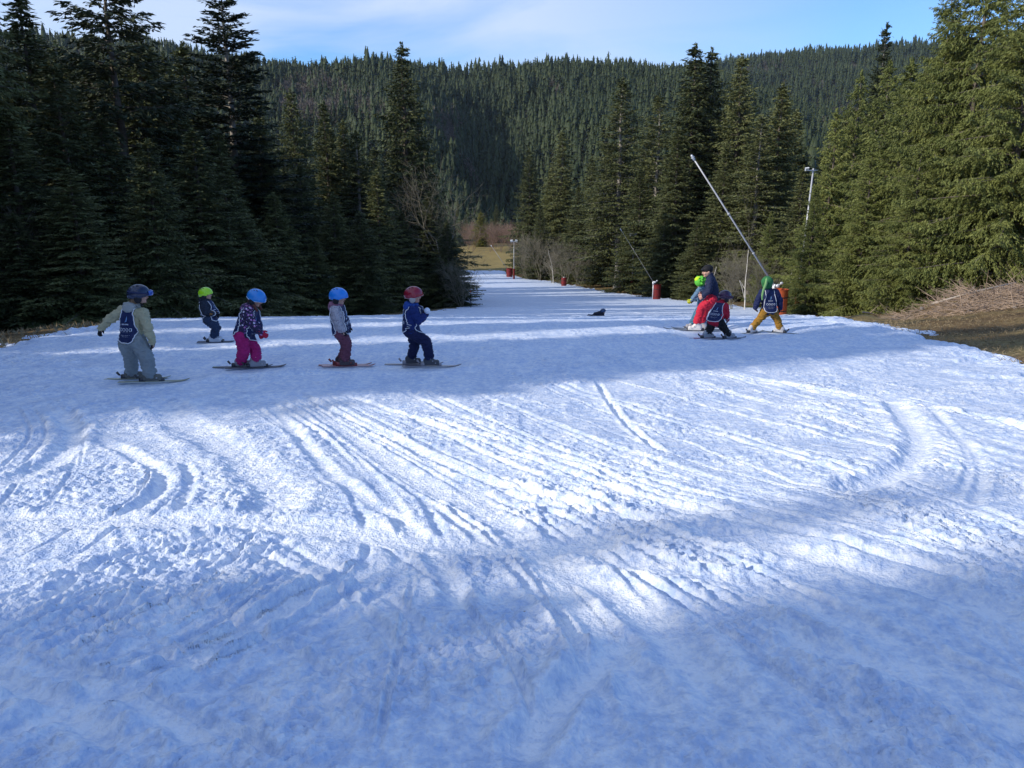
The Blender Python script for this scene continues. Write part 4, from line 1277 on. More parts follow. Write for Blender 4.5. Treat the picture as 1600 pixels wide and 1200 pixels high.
    log((1500, 476, 22.6), (1530, 466, 23.4), .03, M['greywood'], 'short pale branch in front of the brush pile')
    log((1590, 448, 24.2), (1545, 443, 25.0), .03, M['greywood'], 'pale branch on the crest of the brush pile')
    log((1597, 436, 24.9), (1562, 462, 24.4), .028, M['greywood'], 'grey stick crossing the stump branch')
    # dead grass tufts and litter on the bare ground beside the snow
    n = 26000
    y = rs.uniform(9, 75, n) ** 1.0; xr = np.interp(y, _XRy, _XRx); x = xr + rs.exponential(3.2, n) - .1
    z = base(x, y)
    C = np.stack([x, y, z + .02], -1); D = rs.normal(0, .6, (n, 3)); D[:, 2] = np.abs(D[:, 2]) * .6 + .1
    V, F = leaf_quads(C, D, rs.uniform(.05, .15, n), rs.uniform(.005, .014, n), rs)
    gm = simple('dry_grass', (.27, .21, .12), .9, var=.5, scale=2)
    o = link('dry_grass', mesh_np('dry_grass', V, F, smooth=False), gm); tag(o, 'dry straw-coloured grass on the bare bank right of the snow', 'grass', kind='stuff')
    n = 9000
    y = rs.uniform(10, 75, n); xl = np.interp(y, _XLy, _XLx); x = xl - rs.exponential(3.0, n) + .1
    C = np.stack([x, y, base(x, y) + .02], -1); D = rs.normal(0, .6, (n, 3)); D[:, 2] = np.abs(D[:, 2]) + .25
    V, F = leaf_quads(C, D, rs.uniform(.08, .3, n), rs.uniform(.01, .035, n), rs)
    o = link('dry_grass', mesh_np('dry_grass', V, F, smooth=False), gm); tag(o, 'dry grass in the shade along the left edge of the snow', 'grass', kind='stuff')

# ------------------------------------------------------------------ people
M['skin'] = simple('skin', (.58, .34, .25), .55, var=.08, scale=20)
M['lip'] = simple('lip', (.42, .16, .13), .5)
M['eye'] = simple('eye', (.03, .02, .02), .2, spec=.6)
M['bib'] = simple('navy_bib', (.012, .022, .085), .6, var=.2, scale=15)
M['piping'] = simple('white_piping', (.80, .81, .84), .5, var=.04)
M['print'] = simple('white_print', (.72, .76, .84), .6, var=.04)
M['printblue'] = simple('light_blue_print', (.22, .42, .70), .6)
M['skibase'] = simple('ski_edge', (.10, .10, .11), .4)
_cm = {}
def cloth(col, rough=.75, var=.12):
    k = (tuple(col), rough)
    if k not in _cm: _cm[k] = simple('cloth', tuple(col), rough, var=var, scale=12, bump=.25, bscale=90)
    return _cm[k]
def glossy(col, rough=.25, coat=.4):
    k = (tuple(col), rough, 'g')
    if k not in _cm: _cm[k] = simple('shell', tuple(col), rough, var=.05, coat=coat, spec=.5)
    return _cm[k]
def dotted(base_c, cols, scale=26.):
    m, nt, b = mat_new('patterned_cloth'); b.inputs['Roughness'].default_value = .75
    t = N(nt, 'ShaderNodeTexCoord'); v = N(nt, 'ShaderNodeTexVoronoi', Scale=scale, Randomness=1.0)
    nt.links.new(t.outputs['Object'], v.inputs['Vector'])
    lt = N(nt, 'ShaderNodeMath', operation='LESS_THAN'); lt.inputs[1].default_value = .40
    nt.links.new(v.outputs['Distance'], lt.inputs[0])
    r = N(nt, 'ShaderNodeValToRGB'); r.color_ramp.interpolation = 'CONSTANT'
    e = r.color_ramp.elements; e[0].position = 0; e[0].color = cols[0] + (1,); e[1].position = .33; e[1].color = cols[1] + (1,)
    k = e.new(.62); k.color = cols[2] + (1,)
    sp = N(nt, 'ShaderNodeSeparateColor'); nt.links.new(v.outputs['Color'], sp.inputs['Color']); nt.links.new(sp.outputs[0], r.inputs['Fac'])
    mx = N(nt, 'ShaderNodeMix', data_type='RGBA'); mx.inputs['A'].default_value = base_c + (1,)
    nt.links.new(lt.outputs[0], mx.inputs['Factor']); nt.links.new(r.outputs['Color'], mx.inputs['B']); nt.links.new(mx.outputs['Result'], b.inputs['Base Color'])
    return m
M['plate'] = M['black']

def dirv(yaw, pitch=0):
    """facing direction: yaw 0 = image right, 90 = away from the camera"""
    a, p = R_(yaw), R_(pitch)
    return Vector((math.cos(a) * math.cos(p), math.sin(a) * math.cos(p), math.sin(p)))
def frame(yaw, pitch=0, roll=0):
    """matrix whose x axis faces forward, y left, z up"""
    f = dirv(yaw, pitch); l = dirv(yaw + 90); u = f.cross(l)
    m = Matrix((f, l, u)).transposed()
    if roll: m = m @ Matrix.Rotation(R_(roll), 3, 'X')
    return m

def person(J, depth_px, label, S):
    """J: joints as (px, py, metres further away); depth_px: the photo pixel where the nearer boot meets the snow"""
    g = hit(*depth_px, ymax=60) if not S.get('depth') else at(depth_px[0], depth_px[1], S['depth'])
    D = g.y
    O = Vector((g.x, D, base1(g.x, D) + .0))
    def P(k):
        px, py, dy = J[k]
        return at(px, py, D + dy) - O
    j = {k: P(k) for k in J}
    SNOW_FLAT.append((O.x, O.y, .55, O.z - .005))
    root = empty('person', tuple(O)); tag(root, label, 'person', S.get('group'))
    sc = S.get('sc', 1.0)         # 1 = child of 1.15 m
    fat = S.get('fat', 1.0)
    # ---- anatomy
    tf = frame(S['face']); fwd = tf @ Vector((1, 0, 0)); left = tf @ Vector((0, 1, 0))
    pel = j['pel']; neck = j['neck']; head = j['head']
    up = (neck - pel).normalized()
    chest = pel.lerp(neck, .66)
    hw = .062 * sc; 
    pf = frame(S.get('hipface', S['face'])); pl_ = pf @ Vector((0, 1, 0))
    hipL = j.get('hipL', pel + pl_ * hw); hipR = j.get('hipR', pel - pl_ * hw)
    shL = j.get('shL', neck - up * .055 * sc + left * .125 * sc); shR = j.get('shR', neck - up * .055 * sc - left * .125 * sc)
    # ---- the body: one continuous skin under the clothes
    hf = frame(S.get('hyaw', S['face']), S.get('hpitch', 0), S.get('hroll', 0))
    hr = S.get('hr', .088) * (1 if sc < 1.2 else 1.15)
    hs = hr / .088
    b = MB()
    b.cone(pel, .085 * sc, chest, .088 * sc); b.cone(hipL, .07 * sc, hipR, .07 * sc); b.cone(shL, .045 * sc, shR, .045 * sc)
    b.cone(chest, .07 * sc, neck, .045 * sc); b.cone(neck, .036 * sc, head + hf @ Vector((-.012, 0, -.045)) * hs, .036 * hs)
    b.ball(head, (.083 * hs, .068 * hs, .095 * hs), hf)
    b.ball(head + hf @ Vector((.025, 0, -.05)) * hs, (.052 * hs, .048 * hs, .05 * hs), hf)
    b.ball(head + hf @ Vector((.062, 0, -.078)) * hs, (.02 * hs, .022 * hs, .016 * hs), hf)      # chin
    b.ball(head + hf @ Vector((.088, 0, -.018)) * hs, (.016 * hs, .011 * hs, .015 * hs), hf)     # nose
    for s in (-1, 1):
        b.ball(head + hf @ Vector((.058, .035 * s, -.03)) * hs, (.022 * hs, .02 * hs, .02 * hs), hf)   # cheeks
        b.ball(head + hf @ Vector((-.002, .070 * s, -.012)) * hs, (.016 * hs, .008 * hs, .022 * hs), hf)
    for s, sh in (('L', shL), ('R', shR)):
        b.cone(sh, .042 * sc, j['el' + s], .033 * sc, 10); b.cone(j['el' + s], .033 * sc, j['wr' + s], .023 * sc, 10)
        b.cone(j['wr' + s], .021 * sc, j['wr' + s].lerp(j['ha' + s], .6), .022 * sc, 8)
        hp = hipL if s == 'L' else hipR
        b.cone(hp, .07 * sc, j['kn' + s], .048 * sc, 10); b.cone(j['kn' + s], .047 * sc, j['an' + s], .032 * sc, 10)
    bm_ = remesh(b, .0085 * (sc ** .5), 2)
    link('body', bm_, M['skin'], root)
    # eyes and mouth
    for s in (-1, 1):
        m = MB(); m.ball(head + hf @ Vector((.0745, .028 * s, .005)) * hs, .0095 * hs, nu=10, nv=7); m.build('eye', M['eye'], root)
    m = MB(); m.ball(head + hf @ Vector((.079, 0, -.052)) * hs, (.007 * hs, .018 * hs, .005 * hs), hf, nu=10, nv=6); m.build('mouth', M['lip'], root)
    # ---- hair
    if S.get('hair'):
        m = MB(); kind, hc = S['hair']
        if kind == 'short': m.ball(head + hf @ Vector((-.012, 0, .018)) * hs, (.082 * hs, .074 * hs, .086 * hs), hf)
        if kind == 'long':
            m.ball(head + hf @ Vector((-.045, 0, -.05)) * hs, (.05 * hs, .066 * hs, .075 * hs), hf)
            m.ball(head + hf @ Vector((-.075, .0, -.10)) * hs, (.04 * hs, .055 * hs, .05 * hs), hf)
        if kind == 'plaits':
            m.ball(head + hf @ Vector((-.05, 0, -.06)) * hs, (.05 * hs, .066 * hs, .065 * hs), hf)
            for s in (-1, 1):
                q = head + hf @ Vector((.0, .075 * s, -.06)) * hs
                m.tube([q, q + Vector((.03, 0, -.06)), q + Vector((.06, 0, -.12))], [.02, .022, .014], 8)
        link('hair', remesh(m, .008, 1, fold=.004, fscale=40), cloth(hc, .6), root)
    # ---- headgear
    if S.get('helmet'):
        hc = S['helmet']; m = MB(); Rh = S.get('hR', .122)
        n1, n2 = 28, 16; V = []; F = []
        for i in range(n2 + 1):
            th = math.pi * .5 * i / n2 * 1.30
            for k in range(n1):
                ph = 2 * math.pi * k / n1
                x, y, z = math.sin(th) * math.cos(ph), math.sin(th) * math.sin(ph), math.cos(th)
                # brow line high in front, low behind and over the ears
                if i == n2:
                    z += .46 * max(0, math.cos(ph)) ** .8 + .05 * abs(math.sin(ph))
                elif i > n2 - 5:
                    z += (.46 * max(0, math.cos(ph)) ** .8 + .05 * abs(math.sin(ph))) * ((i - n2 + 5) / 5) ** 1.3
                f = 1 + (.06 if x < 0 else .0) * abs(x)
                V.append(Vector((x * f * 1.10, y * .93, z * 1.0)) * Rh)
        for i in range(n2):
            for k in range(n1):
                k2 = (k + 1) % n1
                if i == 0: F.append((0, n1 + k, n1 + k2)) if k else F.append((0, n1 + k, n1 + k2))
                else: F.append((i * n1 + k, (i + 1) * n1 + k, (i + 1) * n1 + k2, i * n1 + k2))
        Vo = [head + hf @ (v + Vector((-.004, 0, .012))) for v in V]
        Vi = [head + hf @ (v * .93 + Vector((-.004, 0, .012))) for v in V]
        nV = len(V); F2 = [tuple(a + nV for a in reversed(f)) for f in F]
        rim = [(n2 * n1 + k, nV + n2 * n1 + k, nV + n2 * n1 + (k + 1) % n1, n2 * n1 + (k + 1) % n1) for k in range(n1)]
        m.add(Vo + Vi, F + F2 + rim)
        hel = m.build('helmet', glossy(hc), root)
        # rim trim, vents, ear pads, strap
        m = MB(); rp = [Vo[n2 * n1 + k] for k in range(n1)]; m.tube(rp + [rp[0]], .0055, 6, caps=False); m.build('helmet_trim', glossy(S.get('trim', (.65, .70, .75)), .4), hel)
        for s in (-1, 1):
            for q in (0, 1, 2):
                m = MB()
                c = Vector((-.02 - .035 * q, .055 * s, .095 - .012 * q)) * (Rh / .122)
                c = c.normalized() * Rh * (1.035 - .01 * q)
                c.y = abs(c.y) * s * .93
                m.ball(head + hf @ (c + Vector((-.004, 0, .012))), (.018, .006, .004), hf @ Matrix.Rotation(.5 * s, 3, 'X'), nu=8, nv=5)
                m.build('vent', M['black'], hel)
        m2 = MB()
        for s in (-1, 1):
            m = MB(); m.ball(head + hf @ Vector((-.012, .092 * s, -.045)) * (Rh / .122), (.045, .018, .05), hf); m.build('ear_pad', cloth(S.get('pad', (.02, .02, .025))), hel)
            m = m2
            m.tube([head + hf @ Vector((0, .088 * s, -.06)), head + hf @ Vector((.03, .05 * s, -.12)) * 1.0, head + hf @ Vector((.045, 0, -.125))], .006, 6)
        m2.build('chin_strap', cloth((.02, .02, .025)), hel)
        if S.get('goggles'):
            gc, gl, gz = S['goggles']; m = MB()
            pts = [head + hf @ (Vector((math.cos(a) * 1.12, math.sin(a) * .97, gz)) * Rh) for a in np.linspace(-2.9, 2.9, 22)]
            m.tube(pts, .011, 6); gg = m.build('goggle_strap', cloth(gc), hel)
            m = MB(); 
            for a in np.linspace(-.62, .62, 9): m.ball(head + hf @ (Vector((math.cos(a) * 1.14, math.sin(a) * .98, gz + .05)) * Rh), (.018, .02, .034), hf @ Matrix.Rotation(a, 3, 'Z'), nu=8, nv=6)
            link('goggles', remesh(m, .007, 2), glossy(gl, .12), hel)
    if S.get('cap'):
        m = MB(); m.ball(head + hf @ Vector((-.008, 0, .035)) * hs, (.097 * hs, .084 * hs, .075 * hs), hf)
        m.ball(head + hf @ Vector((.075, 0, .045)) * hs, (.045 * hs, .055 * hs, .010 * hs), hf @ Matrix.Rotation(.15, 3, 'Y'))
        link('cap', remesh(m, .007, 2), cloth(S['cap']), root)
    if S.get('bobble'):
        hc, tail = S['bobble']; m = MB()
        m.ball(head + hf @ Vector((-.006, 0, .025)), (.125, .118, .12), hf); m.ball(head + hf @ Vector((-.02, 0, -.06)), (.10, .10, .055), hf)
        link('knitted_hat', remesh(m, .009, 2, fold=.006, fscale=30), cloth(hc, .9), root)
        m = MB()
        pts = [at(px, py, D + dy) - O for px, py, dy in tail]
        m.tube(pts, [.022, .028, .026, .022, .015][:len(pts)], 8)
        link('hat_tail', remesh(m, .008, 1, fold=.004, fscale=40), cloth(S['tailc'], .9), root)
    if S.get('spikes'):
        m = MB(); rs = random.Random(3)
        m.ball(head + hf @ Vector((-.006, 0, .018)), (.122, .112, .118), hf)
        for k in range(26):
            v = Vector((rs.uniform(-1, .35), rs.uniform(-1, 1), rs.uniform(-.2, 1))).normalized()
            m.cone(head + hf @ (v * .10), .026, head + hf @ (v * .155), .008, 6)
        link('helmet_cover', remesh(m, .008, 1), cloth(S['spikes'], .9), root)
        m = MB(); m.ball(head + hf @ Vector((.02, 0, .085)), (.085, .075, .055), hf); link('helmet_peak', remesh(m, .008, 1), cloth(S['spikes2'], .9), root)
    # ---- jacket
    jk = MB(); T = sc * fat
    jk.cone(pel + up * .05 * sc + left * .035 * sc, .103 * T, chest + left * .04 * sc, .105 * T); jk.cone(pel + up * .05 * sc - left * .035 * sc, .103 * T, chest - left * .04 * sc, .105 * T)
    jk.cone(pel + up * S.get('hem', .0) * sc + left * .04 * sc, .112 * T, pel + up * .1 * sc, .1 * T); jk.cone(pel + up * S.get('hem', .0) * sc - left * .04 * sc, .112 * T, pel + up * .1 * sc, .1 * T)
    jk.cone(shL, .068 * T, shR, .068 * T); jk.cone(chest, .10 * T, neck, .062 * T)
    jk.cone(neck, .062 * sc, neck + up * .025 * sc, .058 * sc)
    for s, sh in (('L', shL), ('R', shR)):
        e = j['el' + s]; w = j['wr' + s]; dd = (w - e).normalized()
        jk.cone(sh, .066 * T, e, .056 * T); jk.cone(e, .056 * T, w - dd * .0, .043 * T)
        jk.cone(w - dd * .02, .044 * T, w + dd * .004, .044 * T)
    jme = remesh(jk, .0095 * (sc ** .4), 3, fold=.024 * S.get('fold', 1), fscale=13, seed=int(g.x * 10) % 9)
    jacket = link('jacket', jme, S['jacket'], root)
    if S.get('hood'):
        m = MB(); c = neck - fwd * .055 * sc + up * .012
        m.ball(c, (.062 * sc, .10 * sc, .052 * sc), tf); m.ball(c - fwd * .02 - up * .03, (.05 * sc, .085 * sc, .06 * sc), tf)
        m.cone(neck + left * .065 * sc + up * .01, .035 * sc, neck + fwd * .065 * sc + up * .01, .028 * sc); m.cone(neck - left * .065 * sc + up * .01, .035 * sc, neck + fwd * .065 * sc + up * .01, .028 * sc)
        m.cone(neck + left * .07 * sc, .036 * sc, c, .045 * sc); m.cone(neck - left * .07 * sc, .036 * sc, c, .045 * sc)
        link('hood', remesh(m, .009, 3, fold=.012, fscale=18), S['hood'], jacket)
    for s in 'LR':
        if S.get('cuffc'):
            e = j['el' + s]; w = j['wr' + s]; dd = (w - e).normalized(); m = MB(); m.tube([w - dd * .035, w + dd * .01], .046 * T, 12); m.build('cuff', S['cuffc'], jacket)
    # ---- trousers
    tr = MB(); LF = S.get('leg', 1.0) * sc
    tr.cone(hipL, .098 * T, hipR, .098 * T); tr.cone(pel, .098 * T, pel + up * .07 * sc, .094 * T)
    for s, hp in (('L', hipL), ('R', hipR)):
        k = j['kn' + s]; a = j['an' + s]; d2 = (k - a).normalized()
        tr.cone(hp, .095 * LF, k, .074 * LF); tr.cone(k, .074 * LF, a + d2 * .09 * sc, .066 * LF); tr.cone(a + d2 * .09 * sc, .066 * LF, a + d2 * .05, .071 * LF)
    tme = remesh(tr, .0095 * (sc ** .4), 2, fold=.026, fscale=13, seed=3)
    trs = link('trousers', tme, S['trousers'], root)
    # ---- gloves: palm, four curled fingers, thumb
    gl = S.get('gloves', (.015, .015, .018)); gcol = gl if isinstance(gl, (list, tuple)) and isinstance(gl[0], tuple) else (gl, gl)
    for n_, s in enumerate('LR'):
        w = j['wr' + s]; h = j['ha' + s]; d = (h - w).normalized(); q = S.get('gl', 1.0) * (1 if sc < 1.2 else 1.25)
        side = Vector((0, 0, 1)) - d * d.z; side = side.normalized() if side.length > .2 else fwd.copy()
        side = (side - d * side.dot(d)).normalized()
        if abs(d.z) > .75: side = (fwd - d * fwd.dot(d)).normalized()
        pal = d.cross(side); 
        if pal.dot(neck - w) < 0: pal = -pal
        m = MB(); c = w + d * .045 * q
        m.cone(w - d * .03, .031 * q, w + d * .012, .028 * q, 10)
        m.ball(c, (.036 * q, .033 * q, .019 * q), Matrix((d, side, pal)).transposed())
        for f in range(4):
            o = (f - 1.5) * .0165 * q; Lf = (.034, .040, .038, .030)[3 - f] * q
            a = w + d * .068 * q + side * o; cu = S.get('curl', .6) + .1 * f
            b1 = a + (d * math.cos(cu * .5) + pal * math.sin(cu * .5)) * Lf * .6
            b2 = b1 + (d * math.cos(cu * 1.6) + pal * math.sin(cu * 1.6)) * Lf * .6
            m.cone(a, .0100 * q, b1, .0095 * q, 8); m.cone(b1, .0095 * q, b2, .0080 * q, 8)
        a = w + d * .025 * q + side * .026 * q; b1 = a + (d * .7 + side * .7 + pal * .2) * .03 * q; b2 = b1 + (d * .95 + side * .1 + pal * .4) * .024 * q
        m.cone(a, .0125 * q, b1, .0110 * q, 8); m.cone(b1, .0110 * q, b2, .0090 * q, 8)
        if n_ == 0 or not S.get('barehands'):
            link('glove', remesh(m, .0052 * q, 1), cloth(gcol[n_]), root)
        else:
            link('glove', remesh(m, .0052 * q, 1), cloth(gcol[n_]), root)
    # ---- boots, bindings, skis
    if S.get('skis'):
        for n_, (s, yaw, cen) in enumerate(S['skis']):
            a = j['an' + s]; sf = dirv(yaw); sl = dirv(yaw + 90); L = S.get('skiL', 1.0) * .9
            ox = cen * L        # how far the boot sits from the ski's middle
            G = lambda v: base1(O.x + v.x, O.y + v.y) - O.z
            foot = Vector((a.x, a.y, G(a)))
            z0 = foot.z + .012
            boot = MB(); hb = .035; q = sc if sc < 1.2 else 1.25
            toe = foot + sf * .105 * q + Vector((0, 0, z0 - foot.z + hb + .03)); heel = foot - sf * .055 * q + Vector((0, 0, z0 - foot.z + hb + .03)); ank = Vector((foot.x, foot.y, z0 + hb + .09 * q)) - sf * .012
            top = a + (j['kn' + s] - a).normalized() * .06
            boot.cone(heel, .040 * q, toe, .034 * q); boot.cone(heel + Vector((0, 0, .02)), .042 * q, ank, .046 * q); boot.cone(ank, .047 * q, top, .050 * q); boot.cone(toe - sf * .05 * q, .038 * q, ank, .040 * q)
            boot.box(foot + sf * .03 * q + Vector((0, 0, z0 - foot.z + hb)), (.215 * q, .066 * q, .035), frame(yaw))
            bt = link('boot', remesh(boot, .008, 1), glossy(S['boots'], .35), root)
            for t_, hh in ((.045, .05), (.085, .02), (.012, .085), (.006, .125)):
                c = foot + sf * (t_ * q) + Vector((0, 0, z0 - foot.z + hb + hh * q)); m = MB(); m.box(c, (.014, .098 * q, .012), frame(yaw)); m.build('buckle', glossy(S.get('buckle', (.5, .5, .52)), .3), bt)
            # ski: cambered blade with raised tip
            nS = 22; V = []; w0 = .034 if sc < 1.2 else .040
            for i in range(nS + 1):
                t = i / nS; x = (t - .5) * L + ox
                cpt = foot + sf * x; zz = G(cpt) + .014
                u = abs(2 * t - 1); wd = w0 * (.82 + .28 * u ** 2)
                if t > .9: wd *= math.sqrt(max(0, 1 - ((t - .9) / .1) ** 2)) * .97 + .03
                if t < .03: wd *= .75
                lift = max(0, t - .86) ** 2 * 1.7 * L * 1.0
                for sy in (-1, 1):
                    for hz in (0, .008): V.append(Vector((cpt.x, cpt.y, 0)) + sl * (wd * sy) + Vector((0, 0, zz + lift + hz)))
            F = []
            for i in range(nS):
                a0 = i * 4; b0 = a0 + 4
                F += [(a0 + 1, a0 + 3, b0 + 3, b0 + 1), (a0, b0, b0 + 2, a0 + 2), (a0, a0 + 1, b0 + 1, b0), (a0 + 2, b0 + 2, b0 + 3, a0 + 3)]
            F += [(0, 2, 3, 1), (nS * 4, nS * 4 + 1, nS * 4 + 3, nS * 4 + 2)]
            m = MB(); m.add(V, F); ski = m.build('ski', glossy(S['ski'], .3), root, smooth=False)
            for x, sz in ((.135 * q, (.06, .06, .035)), (-.095 * q, (.075, .055, .05))):
                c = foot + sf * x; m = MB(); m.box(Vector((c.x, c.y, G(c) + .022 + sz[2] / 2)), sz, frame(yaw)); m.build('toe_binding' if x > 0 else 'heel_binding', glossy(S.get('bind', (.03, .03, .035)), .35), ski)
            m = MB(); c = foot - sf * .15 * q; m.tube([Vector((c.x, c.y, G(c) + .06)), Vector((c.x, c.y, G(c) + .105)) - sf * .035], [.012, .016], 8)
            m.build('brake_lever', glossy(S.get('bind', (.03, .03, .035)), .35), ski)
    # ---- numbered course bib: panel back and front, white piping, print
    if S.get('bib'):
        bvh = BVHTree.FromPolygons([tuple(v.co) for v in jme.vertices], [tuple(p.vertices) for p in jme.polygons])
        tb = BVHTree.FromPolygons([tuple(v.co) for v in tme.vertices], [tuple(p.vertices) for p in tme.polygons])
        def stick(s_, t_, nrm, off):
            """(across, up from the hem) on the back or chest, laid on the jacket"""
            o = pel + up * t_ + left * s_ * (-1 if nrm.dot(fwd) < 0 else 1)
            src = o + nrm * .5
            best = None
            for tr_ in (bvh, tb):
                h = tr_.ray_cast(src, -nrm, .62)
                if h[0] is not None and (best is None or (h[0] - src).length < (best - src).length): best = h[0]
            if best is None: best = o + nrm * .02
            return best + nrm * off
        W = .122 * sc; Ht = (neck - pel).length
        def width(t):       # outline: round hem, waist, arm holes, shoulder straps
            f = t / (Ht - .005)
            w = W
            if f < .16: w = W * math.sqrt(max(0, 1 - ((.16 - f) / .16) ** 2)) * .55 + W * .45
            if f > .45: w = W * (1 - .30 * math.sin(min(1, (f - .45) / .45) * math.pi / 2) ** 1.2)
            return w * (1 + (.05 if f < .45 else 0))
        for nm, nrm0 in (('bib_back', -1), ('bib_front', 1)):
            nrm = fwd * nrm0; nrm = (nrm - up * nrm.dot(up)).normalized()
            nu, nv = 15, 22; V = []; t0 = S.get('bibdrop', -.04) * sc; t1 = Ht - .01
            pr = []
            for v in range(nv + 1):
                tt = t0 + (t1 - t0) * v / nv
                w = width(max(0, (tt - t0) * Ht / (t1 - t0)))
                for u_ in range(nu + 1):
                    pr.append(stick(w * (2 * u_ / nu - 1), tt, nrm, .010))
            # relax so that the panel spans folds
            A = np.array([tuple(p) for p in pr]).reshape(nv + 1, nu + 1, 3)
            for _ in range(3):
                A[1:-1, 1:-1] = .5 * A[1:-1, 1:-1] + .125 * (A[:-2, 1:-1] + A[2:, 1:-1] + A[1:-1, :-2] + A[1:-1, 2:])
            A = A + np.array(tuple(nrm * .004))
            B_ = A - np.array(tuple(nrm * .006))
            n1 = (nv + 1) * (nu + 1); F = []
            for v in range(nv):
                for u_ in range(nu):
                    a0 = v * (nu + 1) + u_; F.append((a0, a0 + 1, a0 + nu + 2, a0 + nu + 1)); F.append((a0 + n1, a0 + nu + 1 + n1, a0 + nu + 2 + n1, a0 + 1 + n1))
            m = MB(); m.add([tuple(p) for p in A.reshape(-1, 3)] + [tuple(p) for p in B_.reshape(-1, 3)], F)
            panel = m.build(nm, M['bib'], root)
            out = [A[v, 0] for v in range(nv, -1, -1)] + [A[0, u_] for u_ in range(1, nu)] + [A[v, nu] for v in range(nv + 1)]
            m = MB(); m.tube([Vector(p) for p in out], .0062 * sc, 6); m.build('piping', M['piping'], panel)
            # print, laid on the panel by its own grid
            def onp(s_, t_):   # s -1..1, t 0..1
                fu = (s_ + 1) / 2 * nu; fv = t_ * nv; iu = min(nu - 1, max(0, int(fu))); iv = min(nv - 1, max(0, int(fv))); a_, b_ = fu - iu, fv - iv
                p = (A[iv, iu] * (1 - a_) + A[iv, iu + 1] * a_) * (1 - b_) + (A[iv + 1, iu] * (1 - a_) + A[iv + 1, iu + 1] * a_) * b_
                return Vector(p) + nrm * .0035
            m = MB(); sc2 = 1
            for i in range(4):          # the large row of round letters
                cx = -.57 + .36 * i
                if i < 3:
                    m.tube([onp(cx + .13 * math.cos(a), .38 + .045 * math.sin(a)) for a in np.linspace(0, 2 * math.pi, 15)], .0028, 5, caps=False)
                else:
                    m.tube([onp(cx + .10 * math.cos(a), .38 + .045 * math.sin(a)) for a in np.linspace(0, 2 * math.pi, 15)], .0028, 5, caps=False); m.tube([onp(cx + .13, .43), onp(cx + .13, .335)], .0028, 5)
            for (t_, x0, x1, r) in ((.225, -.55, .5, .0018), (.185, -.4, .35, .0018), (.30, -.5, .5, .0012)):
                n = 12
                for q in range(n):
                    if (q * 7) % 5 == 0: continue
                    a0 = x0 + (x1 - x0) * q / n; m.tube([onp(a0, t_), onp(a0 + (x1 - x0) / n * .7, t_)], r, 4)
            for q in range(7):           # bold small word
                a0 = -.46 + .125 * q; m.tube([onp(a0, .515), onp(a0, .555)], .0030, 4); m.tube([onp(a0, .555 if q % 2 else .535), onp(a0 + .07, .535)], .0026, 4)
            m.build('lettering', M['print'], panel)
            m = MB(); m.tube([onp(-.02, .62), onp(.06, .67), onp(.10, .76)], [.003, .007, .0015], 6); m.tube([onp(-.16, .60), onp(.0, .615), onp(.14, .64)], [.001, .004, .001], 6)
            m.build('emblem', M['printblue'], panel)
    if S.get('held'):
        S['held'](j, root, O)
    return root, j, O, D

